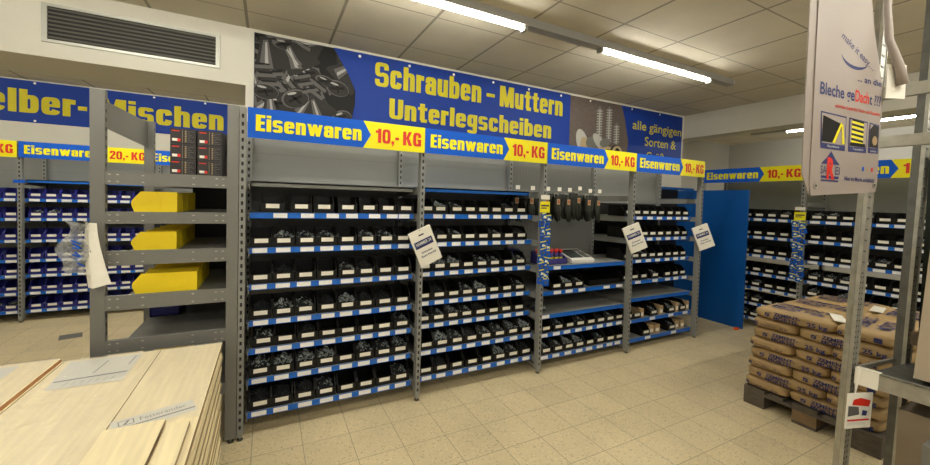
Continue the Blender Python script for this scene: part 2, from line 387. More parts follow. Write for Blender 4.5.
def head_art(mb, cx, cz, r, sq, rot, y):
    mb.ellipse(cx, cz, r*1.06, r*sq*1.08, rot, y, M['picgrey1']); mb.ellipse(cx, cz, r, r*sq, rot, y-.0005, M['picgrey3'])
    mb.ellipse(cx+.006, cz-.004, r*.9, r*sq*.88, rot, y-.0010, M['picgrey2'])
    for q in (0, PI/2):
        a = rot+q+.4; dx, dz = math.cos(a), math.sin(a)*sq
        mb.poly([(cx-dx*r*.6-dz*.012, cz-dz*r*.6+dx*.012),(cx-dx*r*.6+dz*.012, cz-dz*r*.6-dx*.012),(cx+dx*r*.6+dz*.012, cz+dz*r*.6-dx*.012),(cx+dx*r*.6-dz*.012, cz+dz*r*.6+dx*.012)], y-.0015, M['picgrey1'])
    mb.ellipse(cx-r*.25, cz+r*sq*.5, r*.35, r*sq*.14, rot, y-.0018, M['picgrey4'], 10)

b = thing('wall_banner', 'large blue wall banner reading Schrauben Muttern Unterlegscheiben with screw pictures', 'banner', (0, 0, 0))
y0 = .996
mb = MB(); mb.box(.012, 5.86, y0, 1.0, 2.12, 2.99, M['bannerblue']); mb.build('cloth', b)
mb = MB(); yy = y0-.001
mb.poly([(.012,2.12),(.80,2.12),(.865,2.50),(.865,2.62),(.80,2.76),(.66,2.99),(.012,2.99)], yy, M['picgrey1'])
r2 = random.Random(11)
yq = yy-.0008
for k in range(40):
    cx, cz = r2.uniform(.0, .86), r2.uniform(2.2, 3.0)
    if k > 32: cx, cz = [(.34,2.47),(.18,2.70),(.42,2.74),(.70,2.62),(.22,2.28),(.60,2.32),(.10,2.50)][k-33]
    if k % 3 == 0 or False: head_art(mb, cx, cz, r2.uniform(.09,.12), r2.uniform(.5,.8), r2.uniform(-.3,.6), yq)
    else: screw_art(mb, cx, cz, r2.uniform(.36,.50), r2.uniform(.5,2.4), yq, r2.uniform(1.5,2.0))
    yq -= .00007
mb.v = [(min(max(a, .0135), .868), b_, min(max(c, 2.125), 2.988)) for a, b_, c in mb.v]
mb.build('screw_picture', b)
mb = MB(); yb = y0-.0115
mb.poly([(.80,2.12),(3.56,2.12),(3.56,2.99),(.66,2.99),(.80,2.76),(.865,2.62),(.865,2.50)][::-1], yb, M['bannerblue']); mb.build('blue_field', b)
mb = MB(); yy = y0-.001
mb.poly([(3.56,2.12),(4.62,2.12),(4.66,2.50),(4.58,2.80),(4.50,2.99),(3.56,2.99)], yy, M['brownpic'])
M['silver'] = mat('picture_silver', (.38, .37, .33), .5); M['silverd'] = mat('picture_silver_dark', (.13, .125, .11), .5)
for (cx, L, s) in [(4.09,.44,1.35),(4.27,.46,1.35),(4.42,.26,1.3)]:
    z0 = 2.44
    mb.poly([(cx-.032*s,z0),(cx+.032*s,z0),(cx+.028*s,z0+L),(cx,z0+L+.05),(cx-.028*s,z0+L)], yy-.001, M['silverd'])
    mb.poly([(cx-.010,z0),(cx+.012,z0),(cx+.010,z0+L),(cx-.008,z0+L)], yy-.0014, M['silver'])
    k = z0+.02
    while k < z0+L:
        mb.poly([(cx-.054,k),(cx+.054,k+.012),(cx+.054,k+.022),(cx-.054,k+.010)], yy-.0018, M['silver']); k += .035
for (cx, cz, rx, rz, ro, m) in [(3.80,2.40,.10,.19,.4,'silver'),(3.86,2.34,.09,.15,.4,'goldtool'),(4.02,2.38,.17,.11,-.4,'silverd'),(4.10,2.44,.15,.07,-.7,'silver'),(4.22,2.30,.17,.10,.1,'goldtool'),(4.26,2.31,.08,.05,.1,'picgrey1'),(4.42,2.30,.13,.13,.5,'picgrey2'),(4.44,2.32,.10,.10,.5,'goldtool'),(4.45,2.33,.05,.06,.5,'picgrey1'),(4.20,2.44,.10,.06,.3,'silverd'),(4.35,2.2,.2,.05,.1,'picgrey3')]:
    yy -= .0008; mb.ellipse(cx, cz, rx, rz, ro, yy, M[m])
mb.v = [(a, b_, max(c, 2.125)) for a, b_, c in mb.v]
mb.build('screw_picture', b)
lettering(b, [('Schrauben – Muttern', 1.05, 3.43, 2.70, .235, M['banneryellow'], -.0001), ('Unterlegscheiben', 1.20, 3.26, 2.40, .20, M['banneryellow'], -.0001)], yb-.002)
lettering(b, [('alle gängigen', 4.74, 5.84, 2.69, .125, M['banneryellow'], .008), ('Sorten &', 5.01, 5.72, 2.475, .13, M['banneryellow'], .008), ('Größen', 5.05, 5.62, 2.26, .13, M['banneryellow'], .008)], y0-.002)
grommets(b, [(x, 2.955) for x in (.9, 1.4, 1.9, 2.4, 2.9, 3.4)] + [(3.9, 2.96), (4.7, 2.96), (5.3, 2.96)], yb-.003)

b = thing('wall_banner', 'dark blue banner reading Selber-Mischen high on the back room wall', 'banner', (0, 4.296, 0))
mb = MB(); mb.box(-3.6, -.33, 0, .004, 2.46, 3.0, M['bannerblue']); mb.build('cloth', b)
lettering(b, [('Selber-', -3.28, -2.09, 2.585, .30, M['banneryellow'], -.0001), ('Mischen', -1.98, -.50, 2.585, .30, M['banneryellow'], -.0001)], -.002)
grommets(b, [(-2.6-.62*k*-1-.0, z) for k in range(0, 4) for z in (2.975, 2.485)], -.003)

# ------------------------------------------------------------------ bins
def bin_mesh(body):
    mb = MB(); W, D, H, t = .068, .225, .118, .0035
    mb.box(-W, W, .004, D, 0, .004, body)
    mb.box(-W, W, D-.004, D, .004, H, body)
    prof = [(0, .004), (D-.004, .004), (D-.004, H), (.062, H), (.012, .066), (0, .062)]
    for s in (-1, 1): mb.prism(prof, s*W, s*(W-t), body, 'x')
    mb.prism([(0, .0), (.006, .0), (.002, .064), (-.004, .064)], -W+t, W-t, body, 'x')      # front lip
    for s in (-1, 1):   # thickened rims
        mb.prism([(.062, H-.004), (.062, H+.003), (D, H+.003), (D, H-.004)], s*(W+.0015), s*(W-.006), body, 'x')
        mb.prism([(.008, .064), (.014, .064), (.066, H), (.060, H+.003)], s*(W+.0015), s*(W-.007), body, 'x')
    mb.box(-W, W, D-.006, D+.001, H-.004, H+.003, body)
    return mb.mesh('storage_bin')
def card_mesh():
    mb = MB(); mb.prism([(-.0045, .030), (-.0055, .030), (-.0063, .059), (-.0053, .059)], -.041, .041, M['tag'], 'x')
    return mb.mesh('label_card')
BM = {'black': bin_mesh(M['black']), 'blue': bin_mesh(M['binblue'])}
CARD = card_mesh()
def heap(seed, m, n, rod):
    r = random.Random(seed); mb = MB()
    mb.add([(-.06,.012,.045),(.06,.012,.045),(.06,.20,.06),(-.06,.20,.06),(0,.10,.085)], [(0,1,4),(1,2,4),(2,3,4),(3,0,4)], M['screwdark'])
    for _ in range(n):
        x = r.uniform(-.056,.056); y = r.uniform(.014,.13); z = .060+.038*(1-abs(x)/.07)*min(1, y/.07)+r.uniform(-.004,.006)
        mb.T = Matrix.Translation((x,y,z)) @ Matrix.Rotation(r.uniform(0,PI),4,'Z') @ Matrix.Rotation(r.uniform(-.9,.9),4,'Y')
        L = rod*r.uniform(.6,1); mm = m if r.random() < .6 else M['screwdark']; mb.box(-L,L,-.0014,.0014,-.0014,.0014,mm)
        mb.box(L,L+.002,-.0034,.0034,-.0034,.0034,mm)
    mb.T = Matrix.Identity(4); return mb.mesh('loose_screws')
HEAPS = [heap(1, M['screw'], 130, .010), heap(2, M['screw'], 70, .010), heap(3, M['screwdark'], 80, .010), heap(4, M['screw'], 26, .010)]

protos = {}
def put_bin(kind, mw, label, group, fill=None, flabel='', fgroup=None, card=True):
    key = (kind, card)
    if key not in protos:
        o = link('storage_bin', BM[kind]); o.matrix_world = mw; tag(o, label, 'bin', group)
        if card: link('label_card', CARD, o)
        protos[key] = o
    else: o = copy_thing(protos[key], mw, label, group)
    if fill is not None:
        h = link('loose_screws', HEAPS[fill]); h.matrix_world = mw; tag(h, flabel, 'screws', fgroup, 'stuff')
    return o

# ------------------------------------------------------------------ shelving bays
def post_mb(x, y, w=.035, d=.06, top=2.15, m=None, slots=True):
    m = m or M['grey']; mb = MB()
    mb.box(x-w/2, x+w/2, y, y+.003, .03, top, m); mb.box(x-w/2, x-w/2+.003, y+.003, y+d, .03, top, m); mb.box(x+w/2-.003, x+w/2, y+.003, y+d, .03, top, m)
    if slots:
        z = .08
        while z < top-.03:
            mb.box(x-.007, x+.006, y-.0008, y, z, z+.024, M['slot']); z += .05
    return mb
def foot_mb(x, y):
    mb = MB(); mb.tube([(x,y,0),(x,y,.008)], .018, M['zincd'], 10); mb.tube([(x,y,.008),(x,y,.04)], .006, M['zinc'], 8); return mb
TAGM = {}
def tag_mesh(w):
    w = round(w, 3)
    if w not in TAGM:
        mb = MB(); mb.box(-w/2, w/2, -.0045, -.0035, -.035, -.003, M['tagstrip']); TAGM[w] = mb.mesh('price_tag')
    return TAGM[w]
ORD = ['first','second','third','fourth','fifth','sixth','seventh','eighth','ninth','tenth','eleventh','twelfth','thirteenth','fourteenth','fifteenth','sixteenth','seventeenth','eighteenth','nineteenth','twentieth','twenty-first','twenty-second','twenty-third','twenty-fourth']
ZR = [1.48, 1.245, 1.0, .757, .566, .362, .15]

def bay(rackname, origin, rotz, x0, width, label, shelves, left_post=False, panel=None, top_shelf=None, binkind='black', binwords='', bindens=.4, brackets=True, panel_x=None, rear_slots=True, pegs=False):
    """shelves: list of (z, front y, [bin x], [tag x], tag width, fills dict)"""
    R = Matrix.Translation(origin) @ Matrix.Rotation(rotz, 4, 'Z') @ Matrix.Translation((x0, 0, 0))
    loc = R.to_translation(); t = thing(rackname, label, 'shelving', loc, rotz)
    for px in ([0] if left_post else []) + [width]:
        fx = px if px else -.014
        p = post_mb(fx, 0).build('post', t); foot_mb(fx, .02).build('foot', p)
        p = post_mb(px, .56, slots=rear_slots).build('rear_post', t); foot_mb(px, .59).build('foot', p)
        mb = MB(); mb.box(px-.004, px+.004, .06, .56, .04, .07, M['grey']); mb.build('base_bar', t)
    if panel:
        z0, z1, m = panel; mb = MB(); xa, xb = panel_x or (0.018, width-.018)
        mb.box(xa, xb, .606, .617, z0, z1, m)
        zz = z0+.46
        while zz < z1: mb.box(xa, xb, .6052, .606, zz, zz+.004, M['greyd']); zz += .46
        if pegs:
            k = xa+.03
            while k < xb: mb.box(k, k+.004, .6052, .606, z0, z1, M['greyd']); k += .038
        mb.build('back_panel', t)
        for px in (.02, width-.02):      # dotted slot line of the rear upright
            mb = MB(); z = z0+.02
            while z < z1-.03: mb.box(px-.006+(.02 if px > .5 else -.02), px+.006+(.02 if px > .5 else -.02), .6035, .605, z, z+.024, M['slot']); z += .05
            if px > .5: mb.build('rear_slot_row', t)
    lev = [s[:2] for s in shelves]
    if top_shelf: lev = [(top_shelf[0], top_shelf[1])]+lev
    else: lev = [(1.70, .1)]+lev
    if brackets:
        for z, fy in lev:
            for px in (.022, width-.022):
                mb = MB(); mb.prism([(.045, z-.003), (.58, z-.003), (.58, z-.070), (.055, z-.058)], px-.002, px+.002, M['grey'], 'x')
                mb.box(px-.008, px+.008, .05, .58, z-.008, z-.003, M['grey']); mb.build('shelf_bracket', t)
    if top_shelf:
        z, fy, m = top_shelf; mb = MB(); mb.box(.03, width-.03, fy, .60, z-.012, z, m if m is not M['panel'] else M['panel']); mb.box(.03, width-.03, fy, fy+.012, z-.035, z, m); mb.build('top_shelf', t)
    n = 0
    for k, (z, fy, bx, tx, tw, fills) in enumerate(shelves):
        mb = MB(); mb.box(.034, width-.034, fy+.004, .60, z-.030, z-.001, M['grey']); mb.build('shelf', t)
        mb = MB(); mb.box(.019, width-.040, fy-.0, fy+.0035, z-.038, z, M['blue']); mb.box(.019, width-.040, fy-.0035, fy, z-.0018, z, M['blue']); mb.box(.019, width-.040, fy-.0035, fy, z-.038, z-.0362, M['blue'])
        s = mb.build('price_strip', t)
        for x in tx: link('price_tag', tag_mesh(tw+.008), s, (x, fy+.0025, z))
        for i, x in enumerate(sorted(bx)):
            mw = R @ Matrix.Translation((x, fy+.012+rnd.uniform(-.002,.004), z+.0005)) @ Matrix.Rotation(rnd.uniform(-.02,.02), 4, 'Z')
            pos = '%s %s bin from left, %s row from top, %s' % (ORD[i], binkind, ORD[n], binwords)
            fi = fills.get(i) if isinstance(fills, dict) else None
            if fi is None and rnd.random() < bindens: fi = rnd.choice([2, 3, 2, 1])
            if fi == -1: fi = None
            put_bin(binkind, mw, pos, '%s bins in the %s' % (binkind, binwords), fi, 'screws in %s bin from left, %s row from top, %s' % (ORD[i], ORD[n], binwords), 'loose screws in the bins')
        if bx: n += 1
    return t, R

def even(a, b, n, j=.006): return [a+(b-a)*i/(n-1)+rnd.uniform(-j, j) for i in range(n)]
def tg(l): return [x+rnd.uniform(-.008,.008) for x in l]
# ---- main rack bays
S1 = []
r1 = [.16,.34,.49,.655,.81,.957,1.10]
S1.append((ZR[0], .085, r1, tg([.21,.385,.545,.69,.85,.99,1.09]), .078, {i:-1 for i in range(7)}))
for k in range(1, 7):
    xs = even(.095 if k != 4 else .115, 1.088, 8)
    fl = {1:{5:3,6:3}, 2:{4:3}, 3:{0:2,1:1,4:0,3:2,2:3}, 4:{7:3}, 5:{0:1,1:0,2:0,3:0,5:1,6:3,7:1}, 6:{3:3,0:2,1:2}}[k]
    S1.append((ZR[k], .085 if k < 6 else .06, xs, tg([x-.005 for x in xs]), .082, fl))
bay('shelving_bay', (0,0,0), 0, 0, 1.2, 'leftmost grey perforated shelving bay of the long screw rack, grey top shelf', S1, True, (1.0, 2.14, M['panel']), (1.69, .14, M['panel']), 'black', 'leftmost screw rack bay', .35)
S2 = []
l2 = [[.1,.22,.37,.5,.63,.77,.9,1.04],[.1,.235,.37,.505,.64,.775,.91,1.05],[.09,.225,.36,.495,.635,.77,.91,1.05],[.09,.225,.36,.495,.635,.77,.91,1.05],[.09,.225,.36,.495,.635,.77,.91,1.05],[.1,.24,.38,.52,.665,.81,.955,1.10],[.1,.24,.385,.535,.68,.82,.965,1.11]]
f2 = [{1:0,2:3,3:-1,4:-1,5:-1},{5:3,0:-1},{0:-1,1:0,2:0,7:3},{3:3,4:0,0:-1},{1:3},{1:0,2:3,3:2,4:3,5:3,7:0},{5:0,6:3,1:2}]
for k in range(7):
    tx = tg([.19,.31,.52,.65,.78,.94,1.07] if k == 0 else [x-.004 for x in l2[k]])
    S2.append((ZR[k]+(.0 if k < 5 else .004), .13 if k < 5 else .075, l2[k], tx, .075, f2[k]))
b2, R2 = bay('shelving_bay', (0,0,0), 0, 1.2, 1.2, 'second shelving bay of the screw rack, with a blue top shelf', S2, False, (1.0, 2.14, M['panel']), (1.70, .2, M['bluepanel']), 'black', 'second screw rack bay', .3)
S3 = [(.995, .05, [], [.22], .08, {}),
      (.745, .08, [.26,.405,.55], [.26,.41,.58,.93,1.12], .085, {0:-1,1:0,2:3}),
      (.530, .05, [], [.09], .10, {}),
      (.345, .06, [.13,.285,.43,.57,.715,.855,.995,1.13], tg([.10,.25,.39,.53,.68,.83,.97,1.11]), .078, {1:3,3:3}),
      (.135, .05, [.13,.28,.42,.56,.705,.85,.995,1.13], tg([.10,.25,.39,.54,.68,.83,.97,1.10]), .078, {1:3,2:0,3:0,5:3})]
b3, R3 = bay('shelving_bay', (0,0,0), 0, 2.4, 1.2, 'third shelving bay with grey pegboard back and a scale on its shelf', S3, False, (.15, 2.14, M['peg']), None, 'black', 'third screw rack bay', .3, pegs=True)
S4 = [(1.478, .11, [.075,.215,.35,.485,.62,.78,.93,1.075], tg([.06,.24,.42,.58,.76,.92,1.06]), .085, {i:-1 for i in range(8)}),
      (1.238, .11, [.075,.21,.35,.485,.62,.765,.92,1.07], tg([.1,.26,.42,.58,.74,.9,1.04]), .08, {}),
      (.99, .11, [.075,.21,.35,.49,.63,.775,.915,1.055], tg([.1,.25,.42,.58,.75,.9,1.05]), .08, {}),
      (.752, .11, [.075,.215,.36,.56,.78,.925,1.07], tg([.07,.25,.55,.78,.93,1.08]), .085, {3:3}),
      (.565, .08, [], [], .08, {}),
      (.333, .06, [.08,.215,.50,.81,1.02], [.06,.46,.79,1.06], .085, {2:3,4:3}),
      (.125, .05, [.36,.82], [.38,.84], .085, {1:3})]
b4, R4 = bay('shelving_bay', (0,0,0), 0, 3.6, 1.2, 'fourth and rightmost bay of the screw rack, cardboard boxes low down', S4, False, (1.62, 2.14, M['panel']), None, 'black', 'fourth screw rack bay', .15)
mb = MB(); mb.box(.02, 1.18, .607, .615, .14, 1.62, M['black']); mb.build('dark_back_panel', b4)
# cardboard boxes in the fourth bay
for i, (x, z, w_, h) in enumerate([(.30,.333,.062,.10),(.635,.333,.065,.10),(.925,.333,.062,.11),(1.125,.333,.062,.11),(.475,.125,.085,.095),(.58,.125,.085,.095),(.935,.125,.08,.095),(1.04,.125,.08,.095)]):
    o = link('cardboard_box', None, None, (3.6+x, .075, z+.0005)); sh, pos = ('second lowest', i) if i < 4 else ('lowest', i-4)
    tag(o, '%s small cardboard box from left on the %s shelf of the rightmost bay' % (ORD[pos], sh), 'box', 'small cardboard boxes between the bins')
    mb = MB(); mb.box(-w_/2, w_/2, 0, .19, 0, h, M['card']); mb.build('carton', o)
    mb = MB(); mb.box(-w_*.32, w_*.32, -.001, 0, h*.2, h*.6, M['tag']); mb.build('label_card', o)
# the empty divided tray in the third bay
t = thing('divided_tray', 'wide empty black divided tray below the scale, third screw rack bay', 'tray', (3.12, .12, .7455))
mb = MB(); mb.box(0, .46, .0, .004, 0, .055, M['black']); mb.box(0, .46, .30, .304, 0, .10, M['black']); mb.box(0, .46, 0, .304, 0, .003, M['black']); mb.build('tray_body', t)
for k in range(4):
    mb = MB(); mb.prism([(.004, .003), (.30, .003), (.30, .115), (.08, .115), (.004, .058)], k*.152, k*.152+.004, M['black'], 'x'); mb.build('divider', t)
h = link('loose_chain', HEAPS[0], None, (2.50, .10, .505)); tag(h, 'small heap of shiny fittings lying left on the empty blue-edged lower shelf', 'screws', None, 'stuff')

# ---- header signs
def header(label, origin, rotz, price, x0=.0, width=1.19):
    t = thing('header_sign', label, 'sign', origin, rotz, None)
    W = width; a = W*.605
    mb = MB(); mb.box(0, W, 0, .006, 1.957, 2.148, M['yellow']); mb.build('board', t)
    mb = MB(); mb.prism([(0, 1.957), (a, 1.957), (a+.055, 2.052), (a, 2.148), (0, 2.148)], -.0015, 0, M['signblue'], 'y'); mb.build('blue_arrow', t)
    lettering(t, [('Eisenwaren', .045, W*.595, 2.003, .103, M['letteryellow'], -.0001)], -.003)
    lettering(t, [(price, W*.68, W*.975, 2.0, .103, M['red'], -.0001)], -.0016)
    for px in (.03, W-.03):
        mb = MB(); mb.box(px-.008, px+.008, .006, .018, 1.99, 2.10, M['grey']); mb.build('sign_clip', t)
    return t
for i, (x, wd) in enumerate([(.012, 1.188), (1.203, 1.19), (2.40, 1.19), (3.595, 1.2)]):
    header('Eisenwaren 10,- KG header sign on the %s bay of the long screw rack' % ['leftmost', 'second', 'third', 'rightmost'][i], (x, -.019, 0), 0, '10,- KG', 0, wd)

# ------------------------------------------------------------------ right rack (faces left)
RO = (5.88, .64, 0); RR = -PI/2
def rows_r(bx, dens): return [(z, .09, [x+rnd.uniform(-.005,.005) for x in bx], tg([x-.01 for x in bx]), .088, {}) for z in (1.475, 1.237, .99, .747, .55, .335, .135)]
bay('shelving_bay', RO, RR, 0, 1.2, 'shelving bay half hidden by the blue panel in the right corner', rows_r([.56,.70,.845,.985,1.12], 0), True, (.9, 2.14, M['panel']), None, 'black', 'right rack bay next to blue panel', .3)
S = rows_r([.10,.245,.385,.525,.67,.81,.95], 0)
for k, fl in {3:{0:3,1:3,2:3}, 4:{0:1,2:0,5:1}, 2:{4:3}}.items(): S[k] = S[k][:5]+(fl,)
bay('shelving_bay', RO, RR, 1.2, 1.2, 'right rack shelving bay behind the hanging poster and the cement bags', S, False, (.9, 2.14, M['panel']), None, 'black', 'right rack bay behind cement bags', .3)
header('Eisenwaren 10,- KG header sign above the blue corner panel', (5.861, .628, 0), RR, '10,- KG', 0, 1.19)
header('Eisenwaren header sign partly hidden behind the hanging poster', (5.861, -.565, 0), RR, '10,- KG', 0, 1.19)
for k in range(2):
    mb = MB()
# ------------------------------------------------------------------ back room rack with blue bins
LO = (-2.467, 3.6, 0)
def rows_l(bx): return [(z, .06, [x+rnd.uniform(-.004,.004) for x in bx], tg([x for x in bx]), .085, {}) for z in (1.478, 1.245, .985, .747, .563, .352, .135)]
bay('shelving_bay', LO, 0, -1.2, 1.2, 'grey bay cut by the left edge of the photo, back room', rows_l([.955, 1.10]), True, (.9, 2.14, M['panel']), None, 'blue', 'back room bay at left edge', .15)
bay('shelving_bay', LO, 0, 0, 1.2, 'grey back room bay full of blue bins, behind the grey floor post', rows_l([.11,.25,.39,.53,.67,.81,.95,1.09]), False, (.9, 2.14, M['panel']), (1.705, .08, M['blue']), 'blue', 'middle back room bay', .15)
bay('shelving_bay', LO, 0, 1.2, 1.2, 'grey back room bay hidden behind the yellow bins', [(z, .06, [], [.2,.5,.8], .085, {}) for z in (1.478, 1.245, .985, .747, .563, .352, .135)], False, (.9, 2.14, M['panel']), None, 'blue', 'hidden back room bay', 0)
header('Eisenwaren 20,- KG header sign cut by the left photo edge', (-3.66, 3.581, 0), 0, '20,- KG', 0, 1.18)
header('Eisenwaren 20,- KG header sign above the blue bins', (-2.463, 3.581, 0), 0, '20,- KG', 0, 1.19)
header('Eisenwaren header sign glimpsed left of the black boxes', (-1.265, 3.581, 0), 0, '20,- KG', 0, 1.19)
mb = MB(); mb.box(-.05, .05, 0, .003, 0, .035, M['signblue']); o = mb.build('blue_card', None, False, (-2.467, 3.596, 1.66)); tag(o, 'small blue card clipped on the back room post', 'card')

# ------------------------------------------------------------------ grey heavy unit at the left (yellow bins)
t = thing('steel_shelving_unit', 'heavy grey steel shelving unit holding yellow bins and black boxes', 'shelving', (-.368, 0, 0))
PX = [-.337, .302]
for i, px in enumerate(PX):
    for py in (0, 1.03):
        h = 2.152; mb = MB()
        mb.box(px-.031, px+.031, py, py+.004, .03, h, M['greyd']); mb.box(px-.031, px-.028, py+.004, py+.045, .03, h, M['greyd']); mb.box(px+.028, px+.031, py+.004, py+.045, .03, h, M['greyd'])
        s = 1 if i == 0 else -1; z = .08
        while z < h-.03:
            xx = px+s*.031; mb.box(min(xx, xx+s*.001), max(xx, xx+s*.001), py+.016, py+.026, z, z+.02, M['slot']); z += .05
        p = mb.build('post', t); foot_mb(px, py+.02).build('foot', p)
for k, (zt, h) in enumerate([(1.707,.075),(1.480,.068),(1.258,.082),(1.003,.083),(.749,.078)]):
    mb = MB(); mb.box(PX[0]+.031, PX[1]-.031, .004, .010, zt-h, zt, M['greyd']); mb.box(PX[0]+.031, PX[1]-.031, .010, .03, zt-.003, zt, M['greyd'])
    for xx in (PX[0]+.05, -.14, .10, PX[1]-.05, PX[0]+.085, PX[1]-.085):
        for zz in (zt-.018, zt-h+.018): mb.box(xx-.006, xx+.006, .003, .004, zz-.003, zz+.003, M['zinc'])
    mb.build('end_beam', t)
    mb = MB(); mb.box(PX[0]+.031, PX[1]-.031, 1.04, 1.046, zt-h, zt, M['greyd']); mb.build('end_beam', t)
    mb = MB(); mb.box(-.21, PX[1]-.02, .012, 1.038, zt-.02, zt-.004, M['greyd']); mb.box(-.215, -.21, .012, 1.038, zt-.045, zt-.004, M['greyd']); mb.build('deck', t)
mb = MB(); mb.box(-.21, PX[1]-.02, .012, 1.038, .38, .396, M['greyd']); mb.build('deck', t)
mb = MB(); mb.box(PX[0]+.031, PX[1]-.031, .004, .010, .33, .40, M['greyd']); mb.build('end_beam', t)
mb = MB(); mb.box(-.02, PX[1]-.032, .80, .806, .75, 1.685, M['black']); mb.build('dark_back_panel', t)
mb = MB(); mb.prism([(.045, 1.965), (1.03, 1.945), (1.03, 2.14), (.045, 2.115)], PX[0]-.012, PX[0]-.008, M['greyd'], 'x'); mb.build('gable_panel', t)

def ybin(label, loc, L, H, W, depthmat, group):
    t = thing('storage_bin', label, 'bin', loc, 0, group); m = M['binyellow']; n = .042
    prof = [(.014, 0), (L-.004, 0), (L-.004, H), (n, H), (.004, H*.58), (.0, H*.50), (.0, H*.34), (.006, H*.22)]
    for y in (0, W-.003):
        mb = MB(); mb.prism(prof, y, y+.003, m, 'y')
        s = -1 if y == 0 else 1; yy = y if y == 0 else W
        mb.box(n, L, min(yy, yy+s*.004), max(yy, yy+s*.004), H-.008, H, m)
        for q in (.36, .66): mb.box(L*q, L*q+.004, min(yy, yy+s*.002), max(yy, yy+s*.002), .01, H-.012, m)
        mb.box(L*.2, L, min(yy, yy+s*.0015), max(yy, yy+s*.0015), H*.72, H*.74, m)
        mb.build('side_wall', t)
    mb = MB(); mb.box(.03, L, .003, W-.003, 0, .004, m); mb.box(L-.004, L, 0, W, .004, H, m)
    mb.add([(0,.003,H*.5),(0,W-.003,H*.5),(.03,W-.003,0),(.03,.003,0),(.004,.003,H*.5),(.004,W-.003,H*.5),(.034,W-.003,.0),(.034,.003,0)], [(0,1,2,3),(7,6,5,4),(0,4,5,1),(3,2,6,7),(0,3,7,4),(1,5,6,2)], m)
    mb.build('bin_body', t)
    return t
for k, (z, nm, x, L, H) in enumerate([(1.480, 'upper', -.568, .214, .122), (1.258, 'middle', -.568, .212, .108), (1.003, 'lower', -.564, .312, .118), (.396, 'bottom', -.585, .232, .122)]):
    for j in range(4 if k < 2 else (3 if k == 2 else 4)):
        if k == 3: zz = .3965
        else: zz = z-.0035
        dj = (j*.165 if k != 2 else j*.19)
        ybin('yellow plastic bin, %s in depth, on the %s bin shelf of the grey steel unit' % (['nearest', 'second', 'third', 'fourth'][j], nm), (x, .035+dj, zz), L, H, .15 if k != 2 else .175, None, 'yellow bins in the grey steel unit')
# blue crate on the low deck at the back
t = thing('plastic_crate', 'dark blue plastic crate on the lowest visible deck of the grey steel unit', 'crate', (-.575, .46, .7455))
mb = MB()
for a in ((0,.17,0,.01),(0,.17,.28,.29),(0,.01,0,.29),(.16,.17,0,.29)): mb.box(a[0],a[1],a[2],a[3],0,.085,M['binblue'])
mb.box(0,.17,0,.29,0,.006,M['binblue']); mb.build('crate_body', t)
for k in range(3):
    mb = MB(); mb.box(-.003,.173,-.004,0,.02+k*.025,.024+k*.025,M['binblue']); mb.build('rib', t)

# black boxes on the top deck
bxs = [(0,0),(0,1),(0,2),(1,0),(1,1),(1,2)]
def blackbox(x, y, z, w_, d, h, label, art=True):
    t = thing('product_box', label, 'box', (x, y, z), 0, 'black boxes on top of the grey unit')
    mb = MB(); mb.box(0, w_, 0, d, 0, h, M['boxblack']); mb.build('carton', t)
    if art:
        mb = MB(); mb.poly([(.01,.016),(.035,.016),(.035,.032),(.01,.032)], -.0012, M['tag']); mb.poly([(.035,.014),(.05,.014),(.052,.03),(.037,.034)], -.0014, M['red'])
        for q in range(7):
            mb.poly([(.072,.012+q*.0105),(.080,.012+q*.0105),(.080,.018+q*.0105),(.072,.018+q*.0105)], -.0012, M['goldtool'])
            ln = .118-.01*(q % 3); mb.poly([(.084,.012+q*.0105),(ln,.012+q*.0105),(ln,.016+q*.0105),(.084,.016+q*.0105)], -.0012, M['picgrey3'])
        mb.poly([(.059,.006),(.0605,.006),(.0605,h-.006),(.059,h-.006)], -.0012, M['goldtool'])
        mb.poly([(.008,h-.018),(.045,h-.018),(.045,h-.012),(.008,h-.012)], -.0012, M['red'])
        mb.build('printed_label', t)
for c, r in bxs:
    blackbox(-.392+c*.136, .05, 1.7045+r*.0935, .127, .17, .092, '%s black product box in the %s column of boxes on the grey unit' % (['bottom', 'middle', 'top'][r], ['left', 'right'][c]))
for r in range(3): blackbox(-.25, .26, 1.7045+r*.0985, .16, .15, .0975, '%s black box standing behind the front boxes' % ['bottom', 'middle', 'top'][r], False)
blackbox(-.40, .24, 1.7045, .10, .15, .11, 'low black box peeking out left behind the boxes', False)

# plastic-wrapped bags hanging at the left post
t = thing('hanging_bag_bundle', 'clear plastic bag and pale paper bags hanging on the left grey post', 'bags', (-.745, -.012, 1.42))
mb = MB(); n = 9
for side in (0, 1):
    vs = []
    for i in range(n):
        q = i/(n-1); z = -.0-.345*q; x = .035+.055*q**1.3; vs.append((x-.022-.02*q, -.05-.02*math.sin(q*3)-side*.0, z)); vs.append((x+.012+.012*q, -.02+.0*side, z))
for k in range(6):
    mb.T = Matrix.Translation((.006*k, -.008*k, 0))
    vs = []; fs = []
    for i in range(n):
        q = i/(n-1); z = -.33*q; x = .02+.060*q**1.5
        for (dx, dy) in ((-.012-.05*q, -.018), (.008, 0.0), (.009, .003), (-.011-.05*q, -.015)): vs.append((x+dx, dy-.02, z+(-.02*q if dx < 0 else 0)))
    for i in range(n-1):
        for c in range(4): fs.append((i*4+c, i*4+(c+1) % 4, (i+1)*4+(c+1) % 4, (i+1)*4+c))
    fs += [(3,2,1,0), tuple((n-1)*4+c for c in range(4))]
    mb.add(vs, fs, M['tag'])
mb.T = Matrix.Identity(4); mb.build('paper_bags', t)
mb = MB(); N = 12; vs = []; fs = []
for i in range(N):
    for j in range(6):
        q = i/(N-1); u = j/5; vs.append((-.062+.085*u+.0*q-.03*q*(1-u)+.02*math.sin(q*9+u*3), -.065+.02*math.sin(u*8+q*7), .012-.26*q-.02*u))
